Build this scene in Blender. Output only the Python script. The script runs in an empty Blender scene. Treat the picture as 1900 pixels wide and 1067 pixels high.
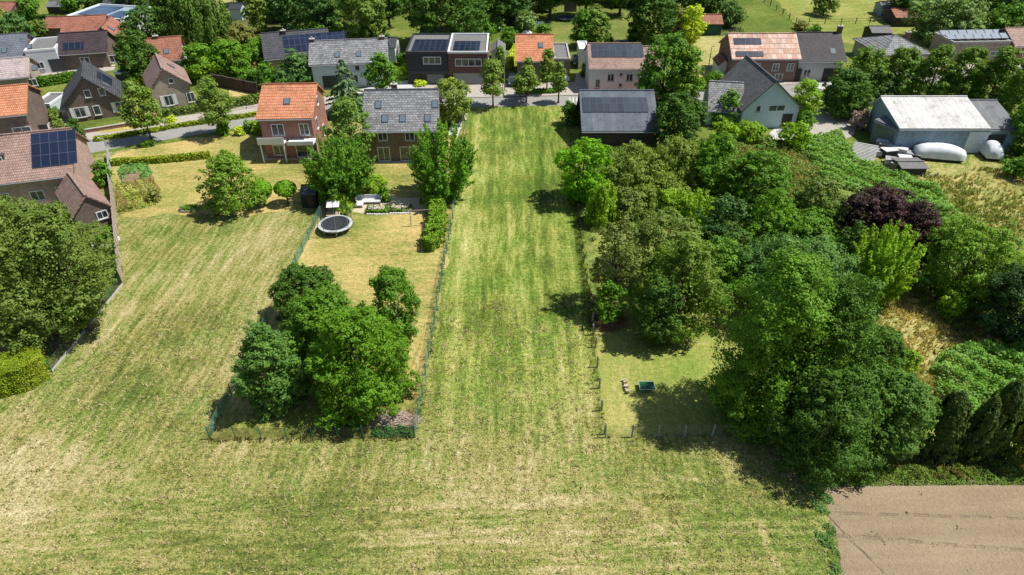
import bpy, math, random
import numpy as np
from mathutils import Vector, Matrix

# ---------------------------------------------------------------- camera
SC = bpy.context.scene
COL = SC.collection
CAMH, PITCH, LENS = 42.0, math.radians(36.0), 24.0
cam_d = bpy.data.cameras.new('camera')
cam = bpy.data.objects.new('camera', cam_d); COL.objects.link(cam)
cam.location = (0, 0, CAMH); cam.rotation_euler = (math.pi/2-PITCH, 0, 0)
cam_d.lens = LENS; cam_d.sensor_width = 36.0; cam_d.clip_start = 0.5; cam_d.clip_end = 3000
SC.camera = cam
# ---------------------------------------------------------------- sky, sun, exposure
SUN_EL, SUN_AZ = math.radians(60), math.radians(85)     # azimuth clockwise from +Y
w = bpy.data.worlds.new('World'); SC.world = w; w.use_nodes = True
nt = w.node_tree; nt.nodes.clear()
sky = nt.nodes.new('ShaderNodeTexSky'); sky.sky_type = 'NISHITA'; sky.sun_disc = False
sky.sun_elevation = SUN_EL; sky.sun_rotation = SUN_AZ
bg = nt.nodes.new('ShaderNodeBackground'); bg.inputs['Strength'].default_value = 0.08
ow = nt.nodes.new('ShaderNodeOutputWorld')
nt.links.new(sky.outputs[0], bg.inputs[0]); nt.links.new(bg.outputs[0], ow.inputs[0])
sd = bpy.data.lights.new('sun', 'SUN'); sd.energy = 5.0; sd.angle = math.radians(0.53); sd.color = (1.0, 0.955, 0.87)
sun = bpy.data.objects.new('sun', sd); COL.objects.link(sun)
sv = Vector((math.sin(SUN_AZ)*math.cos(SUN_EL), math.cos(SUN_AZ)*math.cos(SUN_EL), math.sin(SUN_EL)))
sun.rotation_euler = sv.to_track_quat('Z', 'Y').to_euler(); sun.location = sv*200
SC.view_settings.view_transform = 'Standard'; SC.view_settings.look = 'None'
SC.view_settings.gamma = 1.0; SC.view_settings.exposure = 0.30
SC.cycles.max_bounces = 6; SC.cycles.transparent_max_bounces = 12

# ---------------------------------------------------------------- survey helpers: photo pixel -> place on the ground
FP = LENS/36*1900
def ray(px, py):
    u, v = (px-950)/FP, (533.5-py)/FP
    return Vector((u, math.cos(PITCH)+v*math.sin(PITCH), -math.sin(PITCH)+v*math.cos(PITCH)))
def G(px, py, z=0.0):
    d = ray(px, py); t = (CAMH-z)/-d.z
    return Vector((d.x*t, d.y*t, z))
def zat(py, Y):                      # height seen on row py at distance Y
    d = ray(950, py); return CAMH + d.z/d.y*Y
def depth(P): return P.y*math.cos(PITCH)+(CAMH-P.z)*math.sin(PITCH)

# ---------------------------------------------------------------- object helpers
def tag(o, label=None, cat=None, group=None, kind=None):
    if label: o['label'] = label
    if cat: o['category'] = cat
    if group: o['group'] = group
    if kind: o['kind'] = kind
    return o
def thing(name, label, cat, loc=(0,0,0), rz=0.0, group=None):
    o = bpy.data.objects.new(name, None); COL.objects.link(o)
    o.location = loc; o.rotation_euler = (0,0,rz); o.empty_display_size = .3
    return tag(o, label, cat, group)
def link_mesh(name, verts, faces, mat, parent=None, smooth=False):
    me = bpy.data.meshes.new(name); me.from_pydata([tuple(v) for v in verts], [], faces); me.update()
    if smooth: me.polygons.foreach_set('use_smooth', [True]*len(me.polygons))
    o = bpy.data.objects.new(name, me); COL.objects.link(o)
    if mat: me.materials.append(mat)
    if parent: o.parent = parent
    return o
def quads_mesh(name, V, mat, parent=None, k=4):          # V: (n*k,3) numpy, k verts per face
    n = len(V)//k
    me = bpy.data.meshes.new(name)
    me.vertices.add(n*k); me.vertices.foreach_set('co', np.ascontiguousarray(V, dtype=np.float32).ravel())
    me.loops.add(n*k); me.loops.foreach_set('vertex_index', np.arange(n*k, dtype=np.int32))
    me.polygons.add(n); me.polygons.foreach_set('loop_start', np.arange(0, n*k, k, dtype=np.int32))
    me.update(calc_edges=True); me.materials.append(mat)
    o = bpy.data.objects.new(name, me); COL.objects.link(o)
    if parent: o.parent = parent
    return o
class MB:
    def __init__(s): s.v, s.f = [], []
    def add(s, vs, fs):
        b = len(s.v); s.v += [Vector(v) for v in vs]; s.f += [[b+i for i in f] for f in fs]; return s
    def box(s, x0, y0, z0, x1, y1, z1, M=None):
        vs = [Vector(p) for p in ((x0,y0,z0),(x1,y0,z0),(x1,y1,z0),(x0,y1,z0),(x0,y0,z1),(x1,y0,z1),(x1,y1,z1),(x0,y1,z1))]
        if M: vs = [M @ v for v in vs]
        return s.add(vs, [(0,3,2,1),(4,5,6,7),(0,1,5,4),(1,2,6,5),(2,3,7,6),(3,0,4,7)])
    def prism(s, ring, off):                              # solid from a ring and an offset vector
        n = len(ring); off = Vector(off)
        a = [Vector(p) for p in ring]; b = [p+off for p in a]
        fs = [list(range(n-1,-1,-1)), list(range(n, 2*n))] + [(i, (i+1)%n, n+(i+1)%n, n+i) for i in range(n)]
        return s.add(a+b, fs)
    def tube(s, pts, radii, n=6):
        pts = [Vector(p) for p in pts]
        if not hasattr(radii, '__len__'): radii = [radii]*len(pts)
        vs, fs = [], []
        for i, p in enumerate(pts):
            d = (pts[min(i+1, len(pts)-1)]-pts[max(i-1, 0)]).normalized()
            a = d.orthogonal().normalized() if abs(d.z) > .9 else d.cross(Vector((0,0,1))).normalized()
            b = d.cross(a)
            vs += [p+(a*math.cos(2*math.pi*k/n)+b*math.sin(2*math.pi*k/n))*radii[i] for k in range(n)]
        for i in range(len(pts)-1):
            fs += [(i*n+k, i*n+(k+1)%n, (i+1)*n+(k+1)%n, (i+1)*n+k) for k in range(n)]
        fs += [list(range(n-1,-1,-1)), list(range((len(pts)-1)*n, len(pts)*n))]
        return s.add(vs, fs)
    def build(s, name, mat, parent=None, smooth=False): return link_mesh(name, s.v, s.f, mat, parent, smooth)

# ---------------------------------------------------------------- materials
def newmat(name):
    m = bpy.data.materials.new(name); m.use_nodes = True; nt = m.node_tree; nt.nodes.clear()
    out = nt.nodes.new('ShaderNodeOutputMaterial'); return m, nt, out
class NB:                                                # small node builder
    def __init__(s, nt): s.nt = nt
    def n(s, t, **k):
        x = s.nt.nodes.new(t)
        for a, b in k.items(): setattr(x, a, b)
        return x
    def l(s, a, b): s.nt.links.new(a, b)
    def set(s, sock, v):
        if hasattr(v, 'links') or isinstance(v, bpy.types.NodeSocket): s.l(v, sock)
        else: sock.default_value = v
    def math(s, op, a, b=0.0, clamp=False):
        x = s.n('ShaderNodeMath', operation=op); x.use_clamp = clamp; s.set(x.inputs[0], a); s.set(x.inputs[1], b); return x.outputs[0]
    def mapping(s, vec, scale=(1,1,1), rot=(0,0,0), loc=(0,0,0)):
        x = s.n('ShaderNodeMapping'); s.l(vec, x.inputs[0]); x.inputs['Scale'].default_value = scale
        x.inputs['Rotation'].default_value = rot; x.inputs['Location'].default_value = loc; return x.outputs[0]
    def noise(s, vec, scale, detail=2.0, rough=.55):
        x = s.n('ShaderNodeTexNoise'); s.l(vec, x.inputs['Vector']); x.inputs['Scale'].default_value = scale
        x.inputs['Detail'].default_value = detail; x.inputs['Roughness'].default_value = rough; return x.outputs['Fac']
    def ramp(s, fac, stops, interp='LINEAR'):
        x = s.n('ShaderNodeValToRGB'); s.l(fac, x.inputs[0]); cr = x.color_ramp; cr.interpolation = interp
        while len(cr.elements) < len(stops): cr.elements.new(.5)
        for e, (p, c) in zip(cr.elements, stops):
            e.position = p; e.color = (*c, 1) if len(c) == 3 else c
        return x.outputs[0]
    def mix(s, f, a, b, mode='MIX'):
        x = s.n('ShaderNodeMix', data_type='RGBA', blend_type=mode); s.set(x.inputs[0], f)
        for i, c in ((6, a), (7, b)):
            if isinstance(c, (tuple, list)): x.inputs[i].default_value = (*c[:3], 1)
            else: s.l(c, x.inputs[i])
        return x.outputs[2]
    def mapr(s, v, a, b, c=0.0, d=1.0, smooth=True):
        x = s.n('ShaderNodeMapRange'); x.clamp = True
        if smooth: x.interpolation_type = 'SMOOTHSTEP'
        s.l(v, x.inputs[0])
        for i, q in enumerate((a, b, c, d)): x.inputs[1+i].default_value = q
        return x.outputs[0]
    def dot(s, vec, d):
        x = s.n('ShaderNodeVectorMath', operation='DOT_PRODUCT'); s.l(vec, x.inputs[0]); x.inputs[1].default_value = d; return x.outputs['Value']
def prin(b, out, col, rough=.8, spec=.3, metal=0.0, bump=None, bs=.3, bd=.05):
    p = b.n('ShaderNodeBsdfPrincipled')
    if isinstance(col, (tuple, list)): p.inputs['Base Color'].default_value = (*col[:3], 1)
    else: b.l(col, p.inputs['Base Color'])
    b.set(p.inputs['Roughness'], rough); p.inputs['Specular IOR Level'].default_value = spec; p.inputs['Metallic'].default_value = metal
    if bump is not None:
        bm = b.n('ShaderNodeBump'); bm.inputs['Strength'].default_value = bs; bm.inputs['Distance'].default_value = bd
        b.l(bump, bm.inputs['Height']); b.l(bm.outputs[0], p.inputs['Normal'])
    b.l(p.outputs[0], out.inputs[0]); return p
MC = {}; LK = (1.52, 1.70, .85)
def plain(name, col, rough=.7, var=.18, scale=1.5, spec=.3, metal=0.0):
    if name in MC: return MC[name]
    m, nt, out = newmat(name); b = NB(nt)
    tc = b.n('ShaderNodeTexCoord').outputs['Object']
    n1 = b.noise(tc, scale, 4); n2 = b.noise(tc, scale*9, 2)
    f = b.math('ADD', b.math('MULTIPLY', n1, .7), b.math('MULTIPLY', n2, .3))
    c = b.ramp(f, [(.3, tuple(x*(1-var) for x in col)), (.7, tuple(min(1, x*(1+var)) for x in col))])
    prin(b, out, c, rough, spec, metal, n2, .15, .02)
    MC[name] = m; return m
def tiles(name, c1, c2, mortar, axis='x', bw=.26, bh=.22, rough=.75, msize=.03, patch=None):
    """rows of roof tiles or bricks; axis = the local axis running along the rows"""
    m, nt, out = newmat(name); b = NB(nt)
    tc = b.n('ShaderNodeTexCoord').outputs['Object']
    sx = b.n('ShaderNodeSeparateXYZ'); b.l(tc, sx.inputs[0])
    cx = b.n('ShaderNodeCombineXYZ')
    if axis == 'xy': b.l(b.math('ADD', sx.outputs[0], sx.outputs[1]), cx.inputs[0])
    else: b.l(sx.outputs[0 if axis == 'x' else 1], cx.inputs[0])
    b.l(sx.outputs[2], cx.inputs[1])
    br = b.n('ShaderNodeTexBrick'); b.l(cx.outputs[0], br.inputs['Vector'])
    br.inputs['Color1'].default_value = (*c1, 1); br.inputs['Color2'].default_value = (*c2, 1); br.inputs['Mortar'].default_value = (*mortar, 1)
    br.inputs['Scale'].default_value = 1.0; br.inputs['Brick Width'].default_value = bw; br.inputs['Row Height'].default_value = bh
    br.inputs['Mortar Size'].default_value = msize; br.inputs['Bias'].default_value = 0.0
    n = b.noise(tc, .55, 4, .65)
    n2 = b.noise(tc, 3.0, 2, .6)
    f = b.math('ADD', b.math('MULTIPLY', n, .6), b.math('MULTIPLY', n2, .4))
    sh = b.ramp(f, [(.3, (.42, .43, .43)), (.47, (.88, .88, .88)), (.58, (1.0, 1.0, 1.0)), (.7, (1.38, 1.32, 1.28))])
    col = b.mix(1.0, br.outputs['Color'], sh, 'MULTIPLY')
    if patch: col = b.mix(b.mapr(b.noise(tc, .9, 3, .7), .55, .66), col, patch)
    prin(b, out, col, rough, .35, 0, br.outputs['Fac'], -.5, .03)
    MC[name] = m; return m
def solar_mat(name='solar_glass', c=(.012, .018, .04)):
    if name in MC: return MC[name]
    m, nt, out = newmat(name); b = NB(nt)
    tc = b.n('ShaderNodeTexCoord').outputs['UV']
    br = b.n('ShaderNodeTexBrick'); b.l(tc, br.inputs['Vector']); br.offset = 0.0
    br.inputs['Color1'].default_value = (*c, 1); br.inputs['Color2'].default_value = (*[x*1.6 for x in c], 1)
    br.inputs['Mortar'].default_value = (.09, .1, .12, 1); br.inputs['Scale'].default_value = 1
    br.inputs['Brick Width'].default_value = 1.0; br.inputs['Row Height'].default_value = 1.65; br.inputs['Mortar Size'].default_value = .025
    prin(b, out, br.outputs['Color'], .22, .5); MC[name] = m; return m
def glass_mat():
    if 'glass' in MC: return MC['glass']
    m, nt, out = newmat('glass'); b = NB(nt)
    tc = b.n('ShaderNodeTexCoord').outputs['Object']
    c = b.ramp(b.noise(tc, 1.2, 2), [(.35, (.02, .025, .03)), (.7, (.10, .12, .13))])
    prin(b, out, c, .08, .8); MC['glass'] = m; return m
def leafmat(name, c1, c2, trans=.22, hue=None):
    if name in MC: return MC[name]
    if name.startswith('leaf'): c1, c2 = [(c[0]*LK[0], c[1]*LK[1], c[2]*LK[2]) for c in (c1, c2)]
    m, nt, out = newmat(name); b = NB(nt)
    g = b.n('ShaderNodeNewGeometry'); tc = b.n('ShaderNodeTexCoord').outputs['Object']
    rnd = g.outputs['Random Per Island']
    n = b.noise(tc, .55, 2)
    f = b.math('ADD', b.math('MULTIPLY', rnd, .45), b.math('MULTIPLY', b.mapr(n, .3, .7), .5))
    if hue is None: hue = tuple(min(1, x*1.25+.012) for x in c2)
    col = b.ramp(f, [(0.0, c1), (.6, c2), (1.0, hue)])
    p = b.n('ShaderNodeBsdfPrincipled'); b.l(col, p.inputs['Base Color']); p.inputs['Roughness'].default_value = .6
    p.inputs['Specular IOR Level'].default_value = .2
    t = b.n('ShaderNodeBsdfTranslucent'); b.l(b.mix(1.0, col, (1.5, 1.5, .7), 'MULTIPLY'), t.inputs[0])
    mx = b.n('ShaderNodeMixShader'); mx.inputs[0].default_value = trans
    b.l(p.outputs[0], mx.inputs[1]); b.l(t.outputs[0], mx.inputs[2]); b.l(mx.outputs[0], out.inputs[0])
    MC[name] = m; return m
def netmat(name, col, dens, cell=0.0):
    if name in MC: return MC[name]
    m, nt, out = newmat(name); b = NB(nt)
    p = b.n('ShaderNodeBsdfPrincipled'); p.inputs['Base Color'].default_value = (*col, 1); p.inputs['Roughness'].default_value = .6
    t = b.n('ShaderNodeBsdfTransparent'); mx = b.n('ShaderNodeMixShader')
    tc = b.n('ShaderNodeTexCoord').outputs['Object']
    fac = b.mapr(b.noise(tc, 1.5, 3, .7), .3, .7, dens*.5, min(1, dens*1.5))
    b.l(fac, mx.inputs[0]); b.l(t.outputs[0], mx.inputs[1]); b.l(p.outputs[0], mx.inputs[2]); b.l(mx.outputs[0], out.inputs[0])
    MC[name] = m; return m

def grass(name, stops, wA=.9, wB=.5, wC=.7, wD=.5, bias=0.0, streaks=None, across=.6, along=.05, masks=None, cs=1.7, bump=.6, mow=None, wM=0.0, tint=None, hv=.35):
    """stops: colour ramp dark-green .. straw. streaks: list of (angle of the mowing lines, mask fn or None)"""
    m, nt, out = newmat(name); b = NB(nt)
    tc = b.n('ShaderNodeTexCoord').outputs['Object']
    nA = b.math('SUBTRACT', b.noise(tc, .055, 4, .6), .5)
    nC = b.math('SUBTRACT', b.noise(tc, cs, 3, .65), .5)
    nD = b.math('SUBTRACT', b.noise(tc, cs*3.1, 2, .7), .5)
    sB = None
    for ang, mk in (streaks or [(0, None)]):
        v = b.mapping(b.mapping(tc, rot=(0, 0, -ang)), scale=(along, across, 1))
        nb = b.math('SUBTRACT', b.noise(v, 1.0, 4, .62), .5)
        v2 = b.mapping(b.mapping(tc, rot=(0, 0, -ang)), scale=(along*6, across*4, 1))
        nb = b.math('ADD', nb, b.math('MULTIPLY', b.math('SUBTRACT', b.noise(v2, 1.0, 2, .6), .5), 1.1))
        if mow:
            r = b.mapping(tc, rot=(0, 0, -ang)); sy = b.n('ShaderNodeSeparateXYZ'); b.l(r, sy.inputs[0])
            nb = b.math('ADD', nb, b.math('MULTIPLY', b.math('SINE', b.math('MULTIPLY', sy.outputs[1], 2*math.pi/mow[0])), mow[1]))
        if mk is None: sB = nb
        else:
            k = mk(b, tc); sB = b.math('ADD', b.math('MULTIPLY', sB, b.math('SUBTRACT', 1.0, k)), b.math('MULTIPLY', nb, k))
    s = b.math('ADD', b.math('MULTIPLY', nA, wA), b.math('MULTIPLY', sB, wB))
    s = b.math('ADD', s, b.math('MULTIPLY', nC, wC)); s = b.math('ADD', s, b.math('MULTIPLY', nD, wD))
    s = b.math('ADD', s, .5+bias)
    if wM: s = b.math('ADD', s, b.math('MULTIPLY', b.math('SUBTRACT', b.noise(tc, .33, 4, .65), .5), wM))
    for fn in (masks or []): s = b.math('ADD', s, fn(b, tc))
    col = b.ramp(s, stops)
    hn = b.mapr(b.noise(tc, .16, 3, .6), .42, .62)
    col = b.mix(b.math('MULTIPLY', b.math('MULTIPLY', hn, hv), b.mapr(s, .78, .5)), col, b.mix(1.0, col, (.72, 1.0, .72), 'MULTIPLY'))
    dk = b.ramp(b.math('ADD', b.math('MULTIPLY', nD, 1.3), b.math('ADD', b.math('MULTIPLY', nC, .5), .5)), [(.2, (.60, .63, .58)), (.48, (1, 1, 1)), (.82, (1.22, 1.20, 1.15))])
    col = b.mix(1.0, col, dk, 'MULTIPLY')
    if tint: col = b.mix(tint(b, tc), col, b.mix(1.0, col, (1.0, 1.20, .78), 'MULTIPLY'))
    prin(b, out, col, .9, .1, 0, b.math('ADD', nC, b.math('MULTIPLY', nD, .6)), bump, .25)
    MC[name] = m; return m
GD, GM, GB, YG, ST, PS = (.066,.082,.020), (.110,.135,.030), (.172,.190,.046), (.275,.260,.086), (.365,.315,.150), (.53,.455,.26)
def poly(name, pts, mat, z, kind='structure', jit=0.0, seed=1, world=False, label=None, cat=None):
    P = [Vector((p[0], p[1], z)) for p in pts] if world else [G(x, y, z) for x, y in pts]
    if jit:
        rng = random.Random(seed); Q = []
        for i, p in enumerate(P):
            q = P[(i+1) % len(P)]; n = max(1, int((q-p).length/1.2)); nv = (q-p).cross(Vector((0,0,1))).normalized()
            for k in range(n): Q.append(p.lerp(q, k/n)+nv*rng.uniform(-jit, jit))
        P = Q
    o = link_mesh(name, P, [list(range(len(P)))], mat)
    if o.data.polygons[0].normal.z < 0: o.data.flip_normals()
    return tag(o, label, cat, None, kind)
# ---------------------------------------------------------------- foliage
def unit(v): return v/np.maximum(np.linalg.norm(v, axis=-1, keepdims=True), 1e-9)
def leaf_quads(P, N, L, rng, wide=.62, along=None):
    n = len(P); N = unit(N)
    r = rng.normal(size=(n, 3)) if along is None else along+rng.normal(size=(n, 3))*.25
    T = unit(r-N*np.sum(r*N, 1, keepdims=True)); B = np.cross(N, T)
    L = (L*rng.uniform(.65, 1.3, n))[:, None]; W = L*wide
    V = np.empty((n, 4, 3))
    V[:, 0] = P-T*L*.5; V[:, 1] = P-T*L*.05+B*W*.5; V[:, 2] = P+T*L*.5; V[:, 3] = P-T*L*.05-B*W*.5
    return V.reshape(-1, 3)
PROF = {
 'round':  lambda t: np.sqrt(np.maximum(0, 1-(2*t-1)**2)),
 'dome':   lambda t: np.sqrt(np.maximum(0, 1-np.maximum(0, (t-.25)/.75)**2))*np.minimum(1, .84+t*.8),
 'egg':    lambda t: np.minimum(1, (t*3.2+.28))*np.power(np.maximum(0, 1-t), .55)*1.08,
 'cone':   lambda t: np.minimum(1, t*8+.5)*np.power(np.maximum(0, 1-t), .85),
 'column': lambda t: np.minimum(1, t*4+.55)*np.power(np.maximum(0, 1-t**2.6), .6),
 'ball':   lambda t: np.sqrt(np.maximum(0, 1-(2*t-1)**2)),
}
def clump_crown(a, c, L, rng, prof='round', cover=2.2, rc=(.22, .36), gaps=.0, up=.45, subs=.085, squash=.6):
    """leaf positions and normals of a crown of clumps; centre at the origin, semi axes a and c"""
    area = 4*math.pi*((a**1.6*a**1.6+2*a**1.6*c**1.6)/3)**(1/1.6)
    n = int(min(46000, max(160, cover*area/(.30*L*L))))
    K = int(max(9, 22+a*5.0*(1+c/a))) if prof != 'ball' else 40
    t = np.clip(rng.beta(.95, 1.0, K), .03, .97); th = rng.uniform(0, 2*math.pi, K)
    rad = a*PROF[prof](t)*(rng.uniform(.42, .96, K)*(1+.13*np.sin(2*th+K)+.09*np.sin(3*th+2*K)) if prof != 'ball' else rng.uniform(.8, .88, K))
    zc = (2*t-1)*c*.86
    C = np.stack([rad*np.cos(th), rad*np.sin(th), zc], 1)
    R = rng.uniform(*rc, K)*min(a, c*1.25)*(1.15-.45*np.clip((rad/(a*PROF[prof](t)+1e-6)-.6)/.4, 0, 1))
    if prof == 'ball': R[:] = .22*a
    if gaps: keep = rng.random(K) > gaps; C, R = C[keep], R[keep]
    K = len(C); wt = R**2/np.sum(R**2)
    S = max(K*3, n//34); si = rng.choice(K, S, p=wt)
    d = unit(rng.normal(size=(S, 3))+unit(C[si]+1e-6)*.45+np.array([0, 0, .28]))
    SP = C[si]+d*(R[si]*rng.uniform(.62, 1.16, S))[:, None]
    li = rng.integers(0, S, n)
    sr = max(L*1.05, subs*a)
    sr = max(L*1.45, subs*a)
    od = unit(rng.normal(size=(n, 3))+d[li]*.5); off = od*np.array([1, 1, squash])*sr*rng.uniform(.35, 1.25, (n, 1))
    P = SP[li]+off
    N = od*.75+d[li]*.35+np.array([0, 0, up])+rng.normal(size=(n, 3))*.33
    nf = int(n*.16); tf = rng.random(nf); ph = rng.uniform(0, 2*math.pi, nf); rr = a*PROF[prof](tf)*rng.uniform(.45, .86, nf)
    P[:nf] = np.stack([rr*np.cos(ph), rr*np.sin(ph), (2*tf-1)*c*.93], 1)
    if prof == 'ball':
        P = unit(P)*np.array([a, a, c])*rng.uniform(.86, 1.03, (n, 1)); N = unit(P)+rng.normal(size=(n, 3))*.35
    return P, N, C
def spiky_crown(a, c, L, rng, cover=2.0, stems=70, spread=.9):
    area = 4*math.pi*((a**1.6*a**1.6+2*a**1.6*c**1.6)/3)**(1/1.6)
    n = int(min(40000, max(160, cover*area/(.30*L*L))))
    stems = int(90+a*25); th = rng.uniform(0, 2*math.pi, stems); el = np.arccos(rng.uniform(-.45, 1, stems))
    d = np.stack([np.sin(el)*np.cos(th), np.sin(el)*np.sin(th), np.cos(el)], 1)
    tip = d*np.array([a, a, c])*rng.uniform(.78, 1.04, (stems, 1))
    base = tip*np.array([.3, .3, 0])+np.array([0, 0, -c])
    si = rng.integers(0, stems, n); s = rng.beta(2.2, 1.1, n)[:, None]
    bow = np.sin(s*math.pi)*np.array([0, 0, .16*c])
    P = base[si]*(1-s)+tip[si]*s+bow+rng.normal(size=(n, 3))*(.085*a*(1.2-s))
    N = unit(P-np.array([0, 0, -c]))*.5+np.array([0, 0, .35])+rng.normal(size=(n, 3))*.7
    return P, N, tip[::3]*.8, unit(tip[si]-base[si])
def weep_crown(a, c, L, rng, cover=2.0):
    area = 4*math.pi*((a**1.6*a**1.6+2*a**1.6*c**1.6)/3)**(1/1.6)
    n = int(min(42000, max(160, cover*area/(.26*L*L))))
    S = int(90+a*22); th = rng.uniform(0, 2*math.pi, S); el = np.arccos(rng.uniform(-.15, 1, S))
    top = np.stack([np.sin(el)*np.cos(th)*a, np.sin(el)*np.sin(th)*a, np.cos(el)*c*.95], 1)*rng.uniform(.55, 1.0, (S, 1))
    ln = rng.uniform(.25, .6, S)*c
    si = rng.integers(0, S, n); s = rng.random(n)
    P = top[si]+np.stack([0*s, 0*s, -s*ln[si]], 1)+unit(top[si])*(s*.05*a)[:, None]+rng.normal(size=(n, 3))*np.array([.055*a, .055*a, .03*a])*(1.2-.6*s)[:, None]
    N = unit(P)*.7+np.array([0, 0, .25])+rng.normal(size=(n, 3))*.5
    return P, N, top[::4], np.tile(np.array([[0, 0, -1.]]), (n, 1))
def conifer_crown(a, c, L, rng, cover=2.3):
    area = math.pi*a*math.sqrt(a*a+4*c*c)*1.3
    n = int(min(36000, max(160, cover*area/(.28*L*L))))
    S = int(60+c*26); t = rng.random(S)**1.25; th = rng.uniform(0, 2*math.pi, S)
    ln = a*np.power(1-t, .8)*rng.uniform(.75, 1.08, S)+.12
    si = rng.integers(0, S, n); s = rng.beta(2.2, 1.1, n)
    wv = rng.normal(size=n)*.16*ln[si]*(1.05-s)
    x = s*ln[si]
    P = np.stack([np.cos(th[si])*x-np.sin(th[si])*wv, np.sin(th[si])*x+np.cos(th[si])*wv, (2*t[si]-1)*c-.18*x-.10*x*x/max(a, .5)+rng.normal(size=n)*.05], 1)
    N = np.array([0, 0, .8])+unit(P*np.array([1, 1, .2]))*.5+rng.normal(size=(n, 3))*.45
    al = np.stack([np.cos(th[si]), np.sin(th[si]), -.35+0*x], 1)
    return P, N, np.zeros((0, 3)), al
def flame_crown(a, c, L, rng, cover=2.8):
    """cypress: upright flame-like sprays lying on a column"""
    area = 2*math.pi*a*2*c
    n = int(min(36000, max(160, cover*area/(.30*L*L))))
    S = int(90); t = rng.random(S); th = rng.uniform(0, 2*math.pi, S)
    si = rng.integers(0, S, n); s = rng.random(n)
    tt = np.clip(t[si]+s*.22, 0, 1)
    r = a*PROF['column'](tt)*(.70+.34*s*rng.uniform(.8, 1.2, n))
    ang = th[si]+rng.normal(size=n)*.085
    P = np.stack([r*np.cos(ang), r*np.sin(ang), (2*tt-1)*c], 1)+rng.normal(size=(n, 3))*.05
    N = unit(P*np.array([1, 1, .1]))+np.array([0, 0, .25])+rng.normal(size=(n, 3))*.4
    return P, N, np.zeros((0, 3)), np.tile(np.array([[0, 0, 1.]]), (n, 1))

def solve(b, clr):
    """photo outline of a crown -> its place on the ground, radius, half height and centre height"""
    x0, y0, x1, y1 = b; cx, cy, hw, hh = (x0+x1)/2, (y0+y1)/2, (x1-x0)/2, (y1-y0)/2
    beta = math.atan((533.5-cy)/FP); dep = PITCH-beta; zc = 2.5
    for _ in range(40):
        P = G(cx, cy, zc); Z = depth(P); a = hw*Z/FP; h = hh*Z/FP*math.cos(beta)
        q = max(h*h-(a*math.sin(dep))**2, (.35*a*math.cos(dep))**2)
        c = math.sqrt(q)/math.cos(dep); zc = .6*zc+.4*(clr+c)
    return Vector((P.x, P.y, 0)), a, c, zc, Z
BARK = None
def trunk_mb(zc, a, c, C, rng, r=None, nl=5, vase=False):
    mb = MB(); r = r or max(.07, .035*(zc+a*.5)); top = zc+c*(.45 if not vase else -.1)
    lean = rng.normal(size=2)*.03*zc
    pts = [Vector((lean[0]*k*k, lean[1]*k*k, top*k)) for k in (0, .12, .35, .65, 1.0)]
    mb.tube(pts, [r*1.35, r, r*.85, r*.55, r*.18], 7)
    if len(C):
        for i in rng.choice(len(C), min(nl, len(C)), replace=False):
            q = Vector(C[i])+Vector((0, 0, zc)); s = float(rng.uniform(.25, .55)); p = Vector((lean[0]*s*s, lean[1]*s*s, top*s))
            if q.z < p.z: q.z = p.z+.4
            m = p.lerp(q, .5)+Vector((0, 0, .10*(q-p).length)); mb.tube([p, m, q], [r*.42, r*.25, r*.07], 5)
    return mb
TREES = []
def tree(name, label, cat, b, mat, kind='round', clr=1.5, seed=0, group=None, leafk=1.0, cover=2.2, gaps=0.0, rc=(.20, .36), bark=None, trunkr=None, nl=5, parts=('trunk', 'crown'), **kw):
    P0, a, c, zc, Z = solve(b, clr)
    rng = np.random.default_rng(seed*7919+int(b[0])*13+int(b[1])+1000)
    L = min(.62, max(.15, .0037*Z))*leafk
    root = thing(name, label, cat, P0, float(rng.uniform(0, 6.28)), group)
    al = None
    if kind == 'spiky': P, N, C, al = spiky_crown(a, c, L, rng, cover)
    elif kind == 'weep': P, N, C, al = weep_crown(a, c, L*.8, rng, cover)
    elif kind == 'conifer': P, N, C, al = conifer_crown(a, c, L, rng, cover)
    elif kind == 'flame': P, N, C, al = flame_crown(a, c, L, rng, cover)
    else: P, N, C = clump_crown(a, c, L, rng, kind, cover, rc, gaps, **kw)
    if kind != 'ball':
        sx = a/np.percentile(np.hypot(P[:, 0], P[:, 1]), 97); lo, hi = np.percentile(P[:, 2], (1.5, 98.5)); sz = 2*c/(hi-lo); mz = (hi+lo)/2
        P = (P-np.array([0, 0, mz]))*np.array([sx, sx, sz])
        if len(C): C = (C-np.array([0, 0, mz]))*np.array([sx, sx, sz])
    P = P+np.array([0, 0, zc]); P[:, 2] = np.maximum(P[:, 2], .04+rng.random(len(P))*.15)
    wide = .34 if kind in ('weep',) else (.42 if kind in ('conifer', 'flame', 'spiky') else .62)
    bk = bark or BARK
    trunk_mb(zc, a, c, C, rng, trunkr, nl).build(parts[0], bk, root)
    quads_mesh(parts[1], leaf_quads(P, N, L*(1.25 if al is not None else 1), rng, wide, al), mat, root)
    return root
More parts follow.
